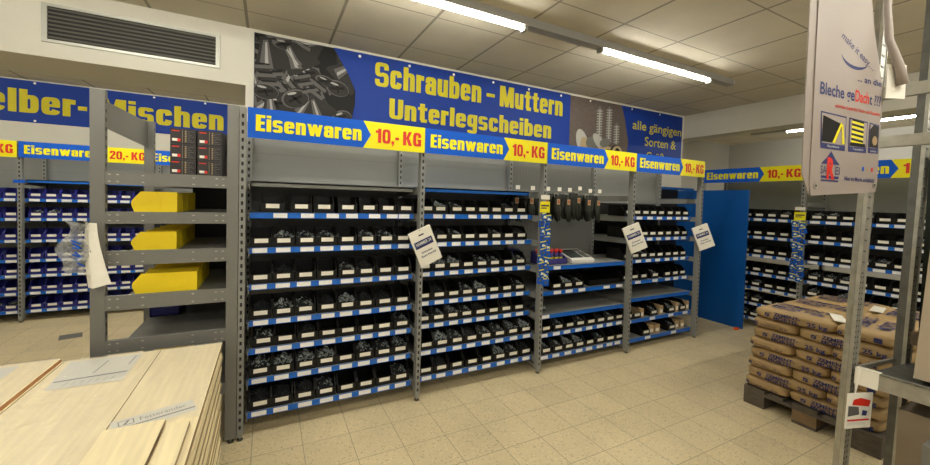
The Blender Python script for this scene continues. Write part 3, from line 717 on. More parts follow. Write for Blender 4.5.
for i in range(N-1):
    for j in range(5): fs.append((i*6+j, i*6+j+1, (i+1)*6+j+1, (i+1)*6+j))
mb.add(vs, fs, M['bagfilm']); mb.build('plastic_bag', t, True)
mb = MB()
for (x, z, L, a) in [(-.035,-.09,.045,.5),(-.03,-.105,.045,.7),(-.03,-.13,.04,.1),(-.02,-.15,.035,.9),(-.03,-.165,.03,.4),(-.01,-.21,.03,.6)]:
    mb.T = Matrix.Translation((x, -.088, z)) @ Matrix.Rotation(a, 4, 'Y'); mb.box(0, L, 0, .001, 0, .007, M['signblue'])
mb.T = Matrix.Identity(4); mb.build('blue_print', t)
mb = MB(); mb.tube([(0,.012,0),(.01,-.06,.01),(.03,-.075,.0)], .0035, M['zinc'], 6); mb.build('hook', t)

# ------------------------------------------------------------------ hanging paper-bag packs on the posts
def bagpack(label, cx, cz, tilt, rz=0.0):
    t = thing('bag_pack', label, 'bag pack', (cx, -.006, cz), 0, None); t.rotation_euler = (0, -tilt, rz)
    mb = MB()
    for k in range(4): mb.box(-.094+.001*k, .094-.001*k, -.030+k*.007, -.024+k*.007, -.285-.002*k, .0, M['tag'])
    mb.build('paper_bags', t)
    mb = MB(); mb.box(-.022, .022, -.0312, -.030, -.048, -.038, M['inkdark']); mb.build('punched_slot', t)
    mb = MB(); mb.box(-.080, .074, -.0312, -.030, -.138, -.082, M['ink']); text_mb(mb, 'HAMMER 24', -.068, .062, -.118, .026, -.032, M['film'], .02); mb.build('printed_label', t)
    mb = MB(); text_mb(mb, 'Schrauben', -.05, .045, -.185, .016, -.0312, M['ink'], .02); text_mb(mb, 'Eisen-Handel', -.062, .066, -.215, .016, -.0312, M['ink'], .02); mb.build('lettering', t)
    mb = MB(); mb.tube([(0,.006,-.005),(0,-.035,-.008),(0,-.045,.0)], .003, M['zinc'], 6); mb.build('hook', t)
bagpack('white paper bag pack hanging tilted on the post between first and second bays', 1.165, 1.365, math.radians(24))
bagpack('white paper bag pack hanging tilted on the post between third and fourth bays', 3.535, 1.385, math.radians(23), math.radians(-22))
bagpack('white paper bag pack hanging on the rightmost post of the screw rack', 4.735, 1.375, math.radians(22), math.radians(-28))

# ------------------------------------------------------------------ clip strips with little packets
def clipstrip(label, loc, rotz, L, where):
    t = thing('clip_strip', label, 'clip strip', loc, rotz)
    mb = MB(); mb.box(-.012, .012, -.004, -.002, -L, 0, M['white']); mb.build('strip', t)
    mb = MB(); mb.box(-.055, .055, -.010, -.006, -.10, .0, M['yellow']); mb.box(-.045, .045, -.011, -.010, -.045, -.03, M['inkdark']); mb.box(-.045, .02, -.011, -.010, -.065, -.055, M['inkdark']); mb.build('header_card', t)
    mb = MB(); mb.tube([(0,.012,.0),(0,-.012,.0)], .004, M['zinc'], 6); mb.build('hook', t)
    mb = MB(); mb.box(-.05, .05, -.012, -.010, .02, .06, M['tag']); mb.tube([(0,.005,.03),(0,-.01,.03)], .004, M['zinc'], 6); mb.build('price_card', t)
    Rm = Matrix.Translation(loc) @ Matrix.Rotation(rotz, 4, 'Z')
    n = int((L-.1)/.065); k = 0; global PK
    for i in range(n):
        for c in (-1, 1):
            mw = Rm @ Matrix.Translation((c*.029+rnd.uniform(-.006,.006), -.014-.012*rnd.random(), -.10-.065*i-(.02 if c > 0 else 0))) @ Matrix.Rotation(rnd.uniform(-.25,.25), 4, 'Y') @ Matrix.Rotation(rnd.uniform(-.3,.3), 4, 'Z')
            o = link('blister_packet', PK[(i+c) % 2]); o.matrix_world = mw
            tag(o, 'packet %s, %s side of the strip %s' % (ORD[i]+' from the top', 'left' if c < 0 else 'right', where), 'packet', 'packets on the clip strips')
PK = []
for q in range(2):
    mb = MB(); mb.box(-.033, .033, -.004, 0, -.075, 0, M['signblue'] if q == 0 else M['bluepanel']); mb.box(-.03, .03, -.0055, -.004, -.012, -.003, M['yellow'])
    mb.prism([(-.018,-.050),(.004,-.052),(.012,-.036),(-.008,-.028)], -.012, -.004, M['tag' if q else 'zincd'], 'y'); mb.box(.014, .027, -.0062, -.004, -.060, -.045, M['yellow' if q else 'signblue'])
    PK.append(mb.mesh('blister_packet'))
clipstrip('long strip of blue and yellow packets hanging between second and third bays', (2.395, -.005, 1.61), 0, .77, 'by the pegboard')
clipstrip('long strip of blue and yellow packets on the right rack post', (5.872, -.545, 1.575), RR, .86, 'on the right rack')

# ------------------------------------------------------------------ hanging tools on the pegboard
def toolbunch(seed):
    r = random.Random(seed); mb = MB()
    for k in range(16):
        a = r.uniform(0, 2*PI); x = .040*math.cos(a); y = .06+.085*math.sin(a); sp = r.uniform(1.2, 2.0); e = r.uniform(-.03, .03)
        mb.tube([(x*.3, y*.6, -.02), (x, y, -.09), (x*sp, y, -.17), (x*sp*.9+.02+e, y+e, -.27-r.uniform(0,.04))], [.012, .021, .024, .010], M['glove'], 6)
    return mb.mesh('cord_bundle', True)
TB = [toolbunch(s) for s in (1, 2, 3)]
mbx = MB(); mbx.tube([(.018*math.cos(q), 0, -.03+.022*math.sin(q)) for q in [2*PI*k/10 for k in range(11)]], .004, M['zinc'], 6); mbx.box(-.006, .016, -.02, -.016, -.055, -.012, M['zinc'])
CLIP = mbx.mesh('metal_clip'); mbx = MB(); mbx.box(-.018, .020, -.050, -.046, -.125, -.07, M['card']); mbx.box(-.012, .014, -.051, -.050, -.112, -.08, M['rust']); OT = mbx.mesh('orange_tag')
for i, x in enumerate([2.28, 2.46, 2.65, 2.80, 2.94, 3.08, 3.23, 3.37]):
    fy = .27
    z = 1.71+(.02 if i == 5 else 0)
    bb, bx0 = (b2, 1.2) if x < 2.4 else (b3, 2.4)
    mb = MB(); mb.tube([(x-bx0, .606, z), (x-bx0, fy, z), (x-bx0, fy-.006, z+.015)], .003, M['zinc'], 6)
    hk = mb.build('peg_hook', bb); mb = MB(); mb.box(x-bx0-.024, x-bx0+.024, fy-.010, fy-.006, z+.012, z+.052, M['tag']); mb.build('price_card', hk)
    t = thing('tool_bundle', 'dark hanging bundle with a metal clip, %s from the left on the pegboard' % ORD[i], 'tool', (x, fy+.05, z), 0, 'dark bundles on the pegboard hooks')
    link('cord_bundle', TB[i % 3], t); link('metal_clip', CLIP, t); link('orange_tag', OT, t)

# ------------------------------------------------------------------ scale and display box
t = thing('counting_scale', 'white digital weighing scale with a dark display on the blue-edged shelf', 'scale', (3.02, .26, .9955), math.radians(-4)); t.scale = (.8, 1, 1)
mb = MB(); mb.prism([(-.15,.0),(.15,.0),(.15,.095),(.12,.108),(-.13,.040),(-.15,.028)], -.17, .19, M['white'], 'x'); mb.build('housing', t)
def sc(y, d=.003): return .040+(y+.13)*.272+d
def slab(mb, x0, x1, ya, yb, m, d0, d1):
    mb.add([(x0,ya,sc(ya,d0)),(x1,ya,sc(ya,d0)),(x1,yb,sc(yb,d0)),(x0,yb,sc(yb,d0)),(x0,ya,sc(ya,d1)),(x1,ya,sc(ya,d1)),(x1,yb,sc(yb,d1)),(x0,yb,sc(yb,d1))], [(0,3,2,1),(4,5,6,7),(0,1,5,4),(1,2,6,5),(2,3,7,6),(3,0,4,7)], m)
mb = MB(); slab(mb, -.15, .06, -.105, .10, M['screen'], .0003, .0025); mb.build('weighing_plate', t)
mb = MB(); slab(mb, .075, .175, -.105, .10, M['zincd'], .0003, .002)
for k in range(4): slab(mb, .085+.02*k, .098+.02*k, .02, .06, M['signblue'] if k == 2 else M['white'], .002, .003)
mb.build('display', t)
t = thing('display_box', 'violet counter display box holding red-capped tubes left of the scale', 'box', (2.64, .12, .9955))
mb = MB(); mb.box(-.16, .17, 0, .008, 0, .055, M['purple']); mb.box(-.16, .17, .16, .168, 0, .12, M['purple']); mb.box(-.16, .17, 0, .168, 0, .004, M['purple'])
for s in (-.16, .162): mb.prism([(0,0),(.168,0),(.168,.12),(0,.055)], s, s+.008, M['purple'], 'x')
mb.build('tray', t)
TUBE = MB(); TUBE.tube([(0,0,.004),(0,0,.085),(0,0,.10)], [.019,.019,.014], M['purple'], 12); TUBE.tube([(0,0,.03),(0,0,.06)], .0196, M['yellow'], 12, False); tm = TUBE.mesh('glue_tube', True)
TC = MB(); TC.tube([(0,0,.10),(0,0,.112),(0,0,.114),(0,0,.135)], [.012,.012,.021,.019], M['tube_red'], 12); tcm = TC.mesh('red_cap', True)
for i in range(5):
    for j in range(2):
        t = thing('glue_tube', 'red-capped violet tube, %s from the left in the %s row of the display box' % (ORD[i], ['front', 'back'][j]), 'tube', (2.51+i*.062, .165+j*.06, 1.0), 0, 'red-capped tubes')
        link('tube_body', tm, t); link('red_cap', tcm, t)
t = thing('product_box', 'dark blue and yellow box half hidden behind the hanging packet strip', 'box', (2.30, .36, .9995))
mb = MB(); mb.box(0, .10, 0, .15, 0, .12, M['ink']); mb.build('carton', t); mb = MB(); mb.box(.01, .09, -.001, 0, .02, .06, M['yellow']); mb.build('printed_label', t)

# ------------------------------------------------------------------ blue panel, dark board, orange thing, floor hatch
t = thing('blue_end_panel', 'tall plain blue panel standing in the right corner beside the racks', 'panel', (5.73, 0, 0))
mb = MB(); mb.box(-.004, .0, -.04, .99, 0.0, 1.843, M['bluepanel']); mb.box(0, .03, -.04, -.036, 0, 1.843, M['bluepanel']); mb.box(0, .03, .986, .99, 0, 1.843, M['bluepanel']); mb.box(0, .03, -.036, .986, 1.839, 1.843, M['bluepanel']); mb.build('sheet', t)
mb = MB(); mb.tube([(-.004,.06,.80),(-.012,.06,.80)], .012, M['bluepanel'], 10); mb.build('lock', t)
t = thing('low_wall_board', 'dark board with a blue top rail against the wall behind the last bay', 'board', (4.86, .66, 0))
mb = MB(); mb.box(0, .46, 0, .03, 0, 1.835, M['black']); mb.build('board', t)
mb = MB(); mb.box(0, .80, -.02, .03, 1.835, 1.868, M['bluepanel']); mb.build('top_rail', t)
mb = MB(); mb.tube([(0,0,.012),(.06,.02,.012),(.12,.0,.010)], [.012,.016,.006], M['orange'], 8); mb.box(.02,.07,-.02,.03,0,.012,M['orange'])
o = mb.build('orange_clamp', None, True, (5.60, -.02, 0)); tag(o, 'small bright orange plastic object on the floor before the blue panel', 'clamp')
mb = MB(); mb.box(-.09, .09, -.09, .09, 0, .004, M['greyd']); o = mb.build('floor_plate', None, False, (-1.76, 2.81, 0)); tag(o, 'dark square plate on the back room floor', 'plate'); o.rotation_euler = (0,0,.3)

# ------------------------------------------------------------------ board stack
def board(x0, x1, y0_, y1_, z0, z1, label, group=None, edge=None):
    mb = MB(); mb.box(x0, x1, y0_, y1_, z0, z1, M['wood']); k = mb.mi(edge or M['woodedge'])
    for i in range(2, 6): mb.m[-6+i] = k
    cx, cy = (x0+x1)/2, (y0_+y1_)/2; mb.v = [(a-cx, b-cy, c-z0) for a, b, c in mb.v]
    o = mb.build('wooden_board', None, False, (cx, cy, z0)); return tag(o, label, 'board', group)
TH = .0275
mb = MB()
for (y) in (-2.2, -1.2, -.3): mb.box(-1.5, -.12, y-.05, y+.05, 0, .04, M['woodblock'])
o = mb.build('support_battens'); tag(o, 'rough timber battens on the floor carrying the board stack', 'battens')
z = .04; N = 24
for i in range(N):
    jx = rnd.uniform(-.010, .004); jy = rnd.uniform(-.03, .0)
    if i == N-1: jx = 0; jy = 0
    board(-.398+jx, -.105+jx, -2.55, -.10+jy, z, z+TH-.002, ('labelled film-wrapped spruce board on top of the right board pile' if i == N-1 else 'spruce board, %s from the top of the right board pile' % ORD[N-1-i]), 'spruce boards in the right pile', M['woodedge'] if i % 3 else M['wood'])
    for (xa, xb, nm) in ((-.802, -.402, 'middle'), (-1.45, -.806, 'left')):
        top = i == N-1
        board(xa, xb, -2.55, -.10+(-.02 if not top else 0), z, z+TH-.002, ('wide film-wrapped spruce board on top of the middle pile' if nm == 'middle' else 'spruce board directly beneath the top board of the left pile') if top else 'spruce board buried inside the %s board pile' % nm, 'spruce boards in the %s pile' % nm if not top else None)
    z += TH
ZT = z-.002
board(-1.45, -.815, -2.55, -.105, z-.0015, z+.017, 'raised spruce board with reddish edge on top of the left pile', None, mat('spruce_red_edge', (.50, .24, .10), .7))
board(-.396, -.212, -2.55, -.985, ZT+.0015, ZT+.022, 'shorter spruce board lying over the printed label, nearest the camera')
board(-.200, -.128, -2.55, -1.03, ZT+.0015, ZT+.020, 'narrow spruce strip beside the shorter board near the camera')
# labels and stretch film
t = thing('film_label', 'printed grey film label across the right board pile', 'label', (-.375, -.975, ZT+.0012), math.radians(18))
mb = MB(); mb.box(0, .262, -.02, .088, 0, .0006, M['film']); mb.build('sheet', t)
tl = MB()
text_mb(tl, 'Fetterander', .085, .235, .035, .030, 0, M['greyink'], 0.0); tl.v = [(a, c, .0009) for a, b_, c in tl.v]; tl.build('lettering', t)
mb = MB(); mb.box(.0, .26, .008, .018, .0006, .0009, M['greyink']); mb.box(.02, .068, .030, .034, .0006, .0009, M['greyink']); mb.box(.02, .068, .068, .072, .0006, .0009, M['greyink']); mb.box(.02, .024, .030, .072, .0006, .0009, M['greyink']); mb.box(.064, .068, .030, .072, .0006, .0009, M['greyink'])
mb.add([(.034,.036,.0009),(.042,.036,.0009),(.056,.064,.0009),(.048,.064,.0009)], [(0,1,2,3)], M['inkdark']); mb.build('printed_logo', t)
t = thing('film_label', 'large wrinkled grey film label on the far end of the middle pile', 'label', (-.775, -.47, ZT+.0012), 0)
mb = MB(); mb.add([(.03,0,.0006),(.30,.0,.0006),(.30,.345,.0006),(0,.345,.0006)], [(0,1,2,3)], M['film'])
mb.add([(.03,.08,.0012),(.29,.10,.0012),(.29,.115,.0012),(.03,.095,.0012)], [(0,1,2,3)], M['greyink']); mb.add([(.15,.14,.0012),(.155,.14,.0012),(.17,.30,.0012),(.165,.30,.0012)], [(0,1,2,3)], M['greyink']); mb.add([(.27,.2,.0012),(.275,.2,.0012),(.28,.32,.0012),(.275,.32,.0012)], [(0,1,2,3)], M['greyink'])
for k in range(7): mb.add([(.08+k*.028,.03,.0012),(.083+k*.028,.03,.0012),(.09+k*.028,.065,.0012),(.087+k*.028,.065,.0012)], [(0,1,2,3)], M['greyink'])
mb.build('sheet', t)
t = thing('film_label', 'grey film label at the left photo edge on the left pile', 'label', (-1.12, -.30, z+.0176), 0)
mb = MB(); mb.add([(0,0,.0006),(.17,.02,.0006),(.17,.16,.0006),(0,.17,.0006)], [(0,1,2,3)], M['film']); mb.build('sheet', t)
def wrap(name, label, x0, x1, ya, yb, z, amp):
    mb = MB(); NX, NY = 26, 60; vs = []; fs = []
    for j in range(NY+1):
        for i in range(NX+1):
            x = x0+(x1-x0)*i/NX; y = ya+(yb-ya)*j/NY
            vs.append((x, y, z+amp*1.6*abs(noise.noise(Vector((x*16, y*7, 3.1)))) + amp*.9*abs(noise.noise(Vector((x*45, y*26, 1.1))))))
    for j in range(NY):
        for i in range(NX): a = j*(NX+1)+i; fs.append((a, a+1, a+NX+2, a+NX+1))
    mb.add(vs, fs, M['wrap']); o = mb.build(name, None, True); return tag(o, label, 'plastic film')
wrap('stretch_film', 'clear crinkled stretch film over the right board pile', -.398, -.106, -.98, -.10, ZT+.0025, .006)
wrap('stretch_film', 'clear crinkled stretch film over the middle board pile', -.80, -.402, -2.5, -.10, ZT+.0025, .006)
wrap('stretch_film', 'clear crinkled stretch film over the left board pile', -1.449, -.816, -2.5, -.106, z+.0195, .005)

# ------------------------------------------------------------------ pallet and cement bags
PXO, PYO = 3.66, -1.90
t = thing('wooden_pallet', 'worn wooden pallet beneath the stacked cement mortar bags', 'pallet', (PXO, PYO, 0))
for k, y in enumerate((0, .3275, .655)):
    mb = MB(); mb.box(0, 1.2, y, y+.145 if k == 1 else y+.145, 0, .022, M['woodpallet']); mb.build('bottom_board', t)
    for x in (0, .5275, 1.055): 
        mb = MB(); mb.box(x, x+.145, y, y+.145, .022, .10, M['woodblock'] if k == 1 else M['woodpallet']); mb.build('block', t)
for x in (0, .5275, 1.055):
    mb = MB(); mb.box(x, x+.145, 0, .8, .10, .122, M['woodpallet']); mb.build('stringer_board', t)
for y in (0, .1925, .3275, .5325, .655):
    mb = MB(); mb.box(0, 1.2, y, y+(.145 if y in (0,.3275,.655) else .1), .122, .144, M['woodpallet']); mb.build('deck_board', t)

def bag_mesh(L, W, H, seed):      # L along y, W along x
    mb = MB(); NX, NY, NZ = 14, 18, 6; r = random.Random(seed); off = seed*7.3
    pts = {}
    def P(i, j, k):
        key = (i, j, k)
        if key in pts: return pts[key]
        u, v_, w_ = 2*i/NX-1, 2*j/NY-1, 2*k/NZ-1
        e = 8.0
        n = (abs(u)**e+abs(v_)**e+abs(w_)**e)**(1/e); mxx = max(abs(u), abs(v_), abs(w_)); s = mxx/n if n > 0 else 1
        x, y, z = u*s, v_*s, w_*s
        edge = max(abs(u)**6, abs(v_)**8); z = z*(1-.16*edge)
        nx = noise.noise(Vector((x*2+off, y*3, z*2)))*.035
        x *= (1+nx); y *= (1+nx*.5); z *= (1+noise.noise(Vector((x*3+off, y*3, 5)))*.12)
        pts[key] = len(mb.v); mb.v.append((x*W/2, y*L/2, (z+1)*H/2)); return pts[key]
    km = mb.mi(M['kraft'])
    def q(a, b, c, d): mb.f.append((a, b, c, d)); mb.m.append(km)
    for i in range(NX):
        for j in range(NY): q(P(i,j,0),P(i,j+1,0),P(i+1,j+1,0),P(i+1,j,0)); q(P(i,j,NZ),P(i+1,j,NZ),P(i+1,j+1,NZ),P(i,j+1,NZ))
    for i in range(NX):
        for k in range(NZ): q(P(i,0,k),P(i+1,0,k),P(i+1,0,k+1),P(i,0,k+1)); q(P(i,NY,k),P(i,NY,k+1),P(i+1,NY,k+1),P(i+1,NY,k))
    for j in range(NY):
        for k in range(NZ): q(P(0,j,k),P(0,j,k+1),P(0,j+1,k+1),P(0,j+1,k)); q(P(NX,j,k),P(NX,j+1,k),P(NX,j+1,k+1),P(NX,j,k+1))
    return mb.mesh('cement_bag', True)
LH = .0825
# two lying patterns: along y (.49 x .39) and along x (.30 x .59)
BY = [bag_mesh(.505, .398, LH+.006, s) for s in (1, 2, 3)]
BX = [bag_mesh(.303, .602, LH+.006, s) for s in (4, 5, 6)]
def side_print(parent, L, W, long_side, seed):
    # print on the -x face; built facing -y then turned to face -x
    mb = MB()
    def chk(x, z, s, y=0):
        mb.poly([(x,z),(x+s,z),(x+s,z+s*.9),(x,z+s*.9)], y, M['ink'])
        mb.poly([(x+s*.15,z+s*.45),(x+s*.4,z+s*.12),(x+s*1.15,z+s*1.15),(x+s*.42,z+s*.42)], y-.001, M['kraft']); mb.poly([(x+s*.45,z+s*.30),(x+s*.55,z+s*.30),(x+s*1.3,z+s*1.2),(x+s*1.15,z+s*1.15)], y-.001, M['ink'])
    if long_side:
        chk(-.165, .030, .030)
        text_mb(mb, 'ZEMENT-', -.105, .065, .045, .026, 0, M['ink'], .03); text_mb(mb, 'MÖRTEL', -.105, .055, .014, .026, 0, M['ink'], .03)
        text_mb(mb, '25 kg', .105, .22, .022, .032, 0, M['ink'], .03)
    else:
        chk(-.125, .030, .024)
        text_mb(mb, 'Zement-Mörtel', -.085, .02, .032, .012, 0, M['ink'], .015)
        mb.box(.055, .095, -.0005, 0, .026, .058, M['ink']) if seed % 2 else text_mb(mb, '25 kg', .05, .10, .03, .016, 0, M['ink'], .02)
    # facing -y, x to the right  ->  facing -x : right is -y ; bulge follows the rounded side
    out = []
    for a, b_, c in mb.v:
        w_ = 2*c/LH-1; e = 8.0; n = (1+abs(2*a/L)**e+abs(w_)**e)**(1/e)
        out.append((-(W/2)*(1.035)*(1/n)*1.0+b_*1.0-.004, -a, c))
    mb.v = out; return mb.build('printed_label', parent)
def top_print(parent, H, rot):
    mb = MB()
    text_mb(mb, 'ZEMENT-', -.20, .18, .03, .075, 0, M['ink'], .02); text_mb(mb, 'MÖRTEL', -.18, .16, -.08, .075, 0, M['ink'], .02)
    mb.poly([(-.17,-.12),(.0,-.12),(.0,-.10),(-.17,-.10)], 0, M['ink'])
    c, s = math.cos(rot), math.sin(rot); mb.v = [(a*c-cc*s, a*s+cc*c, H+.011) for a, b_, cc in mb.v]
    return mb.build('printed_top', parent)
for k in range(8):
    z = .144+k*LH
    A = (k % 2 == 1)        # top layer (7) is A: long bags at the far side
    lay = []
    ybase = PYO
    if A: lay = [('y', .2+.4*i, .55) for i in range(3)] + [('x', .3+.6*i, .15) for i in range(2)]
    else: lay = [('y', .2+.4*i, .25) for i in range(3)] + [('x', .3+.6*i, .65) for i in range(2)]
    for n_, (ty, lx, ly) in enumerate(lay):
        jx, jy = rnd.uniform(-.008, .008), rnd.uniform(-.008, .008)
        me = rnd.choice(BY if ty == 'y' else BX)
        o = link('cement_bag', me, None, (PXO+.012+lx+jx, ybase+ly+jy-.006*k+.01, z-.002), (0, 0, rnd.uniform(-.015, .015)))
        vis = (ty == 'y' and lx < .3) or (ty == 'x' and lx < .4)
        if vis: side_print(o, .5 if ty == 'y' else .3, .398 if ty == 'y' else .602, ty == 'y', k)
        if k == 7: top_print(o, LH+.0, (-PI/2+.3*(n_-1)*.2) if ty == 'y' else .08)
        lab = '%s layer from the bottom of the pallet' % ORD[k]
        if vis: lab = 'brown %s cement mortar bag facing the racks, %s' % ('lengthwise' if ty == 'y' else 'end-on', lab)
        elif k == 7: lab = 'brown cement mortar bag on the top layer, %s' % ['', 'middle of the far row', 'right end of the far row', '', 'near the right post'][n_]
        else: lab = 'brown cement mortar bag inside the %s' % lab
        tag(o, lab, 'bag', 'cement mortar bags on the pallet')
for i, (x, y, a) in enumerate([(3.84, -1.60, .5), (4.50, -1.62, .2)]):
    mb = MB(); mb.add([(-.11,-.035,.0),(.11,-.04,.006),(.115,.03,.012),(-.105,.04,.004),(-.11,-.035,.001),(.11,-.04,.007),(.115,.03,.013),(-.105,.04,.005)], [(0,3,2,1),(4,5,6,7),(0,1,5,4),(1,2,6,5),(2,3,7,6),(3,0,4,7)], M['tag'])
    o = mb.build('paper_slip', None, False, (x, y, .8125)); o.rotation_euler = (0, 0, a); tag(o, 'white paper slip lying on the cement bags, %s' % ['nearer to the racks', 'nearer to the right rack'][i], 'paper')

# ------------------------------------------------------------------ galvanised shelving at the right
LEAN = .085
t = thing('galvanised_shelving_unit', 'galvanised perforated shelving unit at the right photo edge, slightly leaning', 'shelving', (2.442, -2.09, 0)); t.rotation_euler = (0, LEAN, 0)
def zpost(x, y, w_, d, x_side=1):
    mb = MB()
    mb.box(x-w_/2, x+w_/2, y, y+.003, .0, 2.85, M['zinc']); mb.box(x+w_/2-.003, x+w_/2, y+.003, y+d, .0, 2.85, M['zinc']); mb.box(x-w_/2, x-w_/2+.003, y+.003, y+(.012 if x < .1 else .04), 0, 2.85, M['zincd'])
    mb.box(x-w_/2-.004, x-w_/2, y-.004, y+.01, .0, 2.85, M['zinc']); mb.box(x+w_/2, x+w_/2+.004, y-.004, y+.01, .0, 2.85, M['zinc'])
    z = .05
    while z < 2.8:
        if z < 1.32:
            for s in (-1, 1): mb.box(x+s*w_*.22-.003, x+s*w_*.22+.003, y-.0008, y, z, z+.007, M['slot'])
            z += .025
        else: mb.box(x-w_*.25, x+w_*.2, y-.003, y, z, z+.004, M['ventframe']); mb.box(x-w_*.25, x+w_*.2, y-.0008, y, z-.006, z, M['zincd']); z += .05
    return mb
zpost(0, 0, .062, .05).build('post', t); zpost(.485, -.05, .082, .05).build('post', t)
def unlean(x, z): return x-z*0
mb = MB(); mb.box(-.02, .0, -1.5, -.01, .828, .895, M['zinc']); mb.box(-.02, .015, -1.5, -.01, .888, .895, M['zinc']); mb.build('beam', t)
mb = MB(); mb.box(-.02, .0, -1.5, -.01, 1.895, 1.945, M['zinc']); mb.build('beam', t)
mb = MB(); mb.box(-.02, .0, -1.5, -.01, 2.115, 2.17, M['zinc']); mb.build('beam', t)
mb = MB(); mb.box(.50, .52, -1.5, -.02, .98, 1.05, M['beige']); mb.build('rear_beam', t)
mb = MB(); mb.box(.03, .48, -.015, -.005, .88, .90, M['zinc']); mb.build('cross_bar', t)
mb = MB(); mb.box(.0, .52, -1.5, -.05, .875, .887, M['zincd']); mb.build('shelf', t)
# paper draped over beam
mb = MB(); mb.box(-.0235, -.0215, -.088, -.012, .825, .899, M['tag']); mb.box(-.0235, .02, -.088, -.012, .897, .899, M['tag']); mb.add([(-.024,-.012,.899),(-.024,-.035,.899),(-.024,-.020,.76),(-.026,-.012,.899),(-.026,-.035,.899),(-.026,-.020,.76)], [(0,1,2),(5,4,3),(0,3,4,1),(1,4,5,2),(2,5,3,0)], M['tag'])
o = mb.build('draped_paper'); o.parent = None; o.location = (2.442, -2.09, 0); o.rotation_euler = (0, LEAN, 0); tag(o, 'white paper folded over the lower galvanised beam', 'paper')
# leaflet card
t = thing('leaflet_card', 'small colourful printed leaflet card fixed low on the galvanised post', 'leaflet', (2.452, -2.13, .645)); t.rotation_euler = (0, .05, -.25); t.scale = (1.35, 1, 1.35)
mb = MB(); mb.box(-.055, .055, -.004, 0, 0, .115, M['tag']); mb.build('card', t)
mb = MB(); mb.poly([(-.05,.01),(.03,.01),(.03,.02),(-.05,.02)], -.0050, M['film']); mb.poly([(-.05,.024),(.045,.024),(.045,.03),(-.05,.03)], -.0050, M['red'])
mb.poly([(-.05,.04),(.0,.045),(-.005,.07),(-.05,.075)], -.0050, M['picgrey3']); mb.poly([(.005,.038),(.05,.04),(.045,.07),(.0,.072)], -.0052, M['film']); mb.poly([(-.035,.078),(.04,.07),(.045,.09),(.0,.10),(-.03,.095)], -.0055, M['red']); mb.poly([(.01,.042),(.03,.04),(.035,.055),(.012,.06)], -.0056, M['ink']); mb.build('printed_picture', t)
# goods at the right edge
mb = MB(); mb.box(0, .4, -.9, 0, 0, .80, M['beige']); o = mb.build('beige_panel', None, False, (2.555, -2.262, .905)); o.rotation_euler = (0, .20, 0); tag(o, 'beige board pack standing on the galvanised shelf at the right edge', 'board pack')
mb = MB(); mb.box(0, .35, -.9, 0, 0, .74, M['brownb']); o = mb.build('brown_panel', None, False, (2.60, -2.215, 0)); tag(o, 'brown board pack standing under the galvanised shelf', 'board pack')
mb = MB(); mb.box(0, .2, -.6, 0, 0, .70, M['greyd']); o = mb.build('grey_carton', None, False, (2.40, -2.33, 0)); tag(o, 'grey carton on the floor in the bottom right corner', 'box')
mb = MB(); mb.box(0, .3, -.8, 0, 0, 1.9, M['greenbox']); o = mb.build('dark_cabinet', None, False, (3.07, -2.155, 0)); tag(o, 'dark green cabinet behind the galvanised posts', 'cabinet')

# ------------------------------------------------------------------ hanging poster
t = thing('hanging_poster', 'pale hanging poster with roof sheet adverts and a house logo, top right', 'poster', (2.014, -2.085, 0), -.1)
mb = MB(); PW = .49
mb.prism([(0,1.70),(.012,1.655),(PW-.01,1.685),(PW,1.72),(PW,2.14),(.40,2.36),(.33,2.62),(-.01,2.62)], 0, .003, M['posterm'], 'y'); mb.build('sheet', t)
mb = MB(); mb.prism([(-.045,1.74),(.006,1.66),(.006,2.62),(-.055,2.62)], .004, .008, M['posterm'], 'y'); mb.build('back_sheet', t)
yp = -.001
mb = MB()
for (xa, za, xb, zb, xc, zc, xd, zd) in [(.055,1.845,.225,1.845,.225,1.985,.045,1.99),(.25,1.845,.385,1.848,.385,1.98,.245,1.985),(.40,1.85,.478,1.852,.478,1.975,.40,1.98)]:
    mb.poly([(xa,za),(xb,zb),(xc,zc),(xd,zd)], yp, M['ink']); mb.poly([(xa+.006,za+.022),(xb-.006,zb+.022),(xc-.006,zc-.006),(xd+.006,zd-.006)], yp-.0005, M['posterm'])
mb.poly([(.058,1.872),(.15,1.872),(.20,1.95),(.06,1.975)], yp-.001, M['picgrey1']); mb.poly([(.13,1.872),(.148,1.872),(.195,1.95),(.185,1.958)], yp-.0015, M['yellow']); mb.poly([(.19,1.95),(.20,1.95),(.218,1.872),(.20,1.872)], yp-.0015, M['yellow'])
for k in range(5): mb.poly([(.265,1.885+k*.02),(.355,1.880+k*.02),(.355,1.888+k*.02),(.265,1.894+k*.02)], yp-.001, M['yellow']); mb.poly([(.265,1.894+k*.02),(.355,1.888+k*.02),(.355,1.897+k*.02),(.265,1.902+k*.02)], yp-.001, M['picgrey1'])
mb.poly([(.255,1.870),(.375,1.870),(.37,1.885),(.26,1.885)], yp-.0013, M['picgrey1'])
mb.poly([(.406,1.875),(.472,1.875),(.472,1.968),(.43,1.972),(.406,1.95)], yp-.001, M['picgrey2']); mb.ellipse(.445,1.905,.02,.02,0,yp-.0015,M['kraft'])
mb.build('printed_picture', t)
mb = MB()
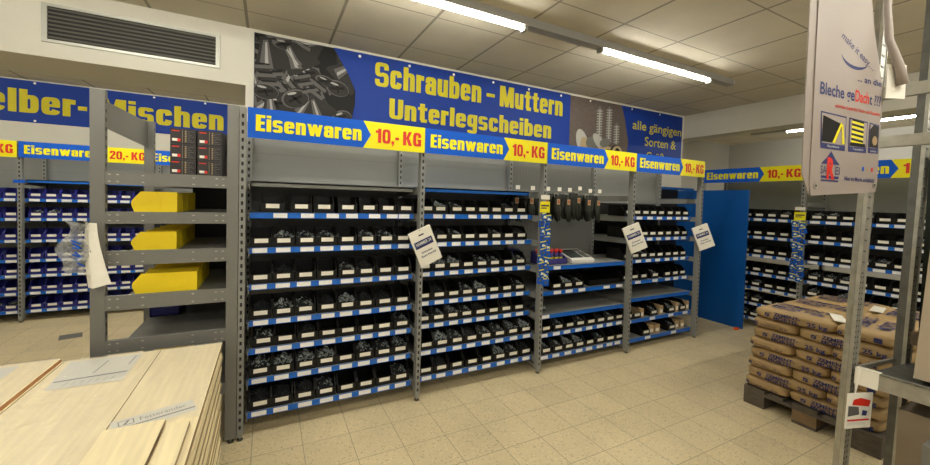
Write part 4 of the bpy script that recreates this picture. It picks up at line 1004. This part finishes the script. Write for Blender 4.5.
# house logo
mb.poly([(.065,1.785),(.13,1.85-.02),(.195,1.785),(.175,1.785),(.13,1.81),(.085,1.785)], yp, M['ink'])
mb.poly([(.075,1.785),(.13,1.838),(.185,1.785)], yp-.0002, M['ink'])
mb.box(.07,.19,yp-.0006,yp,1.728,1.738,M['ink']); mb.box(.07,.19,yp-.0006,yp,1.716,1.722,M['ink'])
text_mb(mb, 'R', .105, .16, 1.724, .088, yp-.001, M['red'], .05); text_mb(mb, 'SA', .062, .102, 1.745, .032, yp-.001, M['ink'], .0); text_mb(mb, 'EI', .165, .195, 1.745, .032, yp-.001, M['ink'], .0)
mb.build('house_logo', t)
mb = MB()
def pt(st, *a, **k):
    q = MB(); text_mb(q, st, *a, **k); q.build('lettering', t)
pt('make it easy…', .155, .42, 2.295, .030, yp, M['ink'], .004, slant=.25, rot=-.38)
pt('... an die', .29, .475, 2.14, .026, yp, M['ink'], .012)
pt('Bleche ge', .032, .275, 2.055, .048, yp, M['ink'], .02); pt('Dach', .28, .385, 2.055, .048, yp, M['red'], .02); pt('t ???', .39, .478, 2.055, .044, yp, M['ink'], .012)
pt('schicker Look für Dach und Fassade', .14, .475, 2.015, .014, yp, M['red'], .02)
pt('Hier im Markt erhältlich!', .235, .465, 1.725, .018, yp, M['ink'], .02)
for (x, m) in ((.37,'signblue'),(.405,'kraft'),(.44,'red')): mb.ellipse(x, 1.78, .008, .011, 0, yp, M[m], 10)
pt('Dachblech', .10, .18, 1.853, .008, yp-.001, M['film'], .0); pt('Trapezblech', .28, .36, 1.855, .008, yp-.001, M['film'], .0); pt('Zubehör', .415, .465, 1.856, .008, yp-.001, M['film'], .0)
cur = [(.27+.018*math.cos(a)*6, 2.24+.05*math.sin(a)) for a in [PI+.1+(PI*.8)*k/14 for k in range(15)]]
for i in range(14):
    w1 = .006*math.sin(PI*(i+.01)/14)+.001; w2 = .006*math.sin(PI*(i+1)/14)+.001
    (xa, za), (xb, zb) = cur[i], cur[i+1]; mb.poly([(xa,za-w1),(xb,zb-w2),(xb,zb+w2),(xa,za+w1)], yp, M['ink'])
mb.build('smile_curve', t)
for (x, z_) in ((.035, 1.695), (.465, 1.715)):
    mb = MB(); mb.tube([(x,-.003,z_),(x,.0035,z_)], .011, M['zinc'], 14); mb.tube([(x,-.0036,z_),(x,-.003,z_)], .005, M['slot'], 10); mb.build('eyelet', t)
# bracket plate and arm near the poster
t = thing('poster_bracket', 'pale plastic bracket arm with square plate right of the hanging poster', 'bracket', (2.49, -2.145, 2.16), -.4)
mb = MB(); mb.box(0, .09, -.004, 0, -.07, .075, M['tag']); mb.build('plate', t)
mb = MB(); mb.tube([(.055,-.020,-.015),(.035,-.022,.05),(.01,-.02,.11),(-.015,-.015,.17),(-.025,-.01,.30),(-.02,.0,.42)], [.020,.017,.015,.014,.013,.012], M['posterm'], 8); mb.build('arm', t, True)
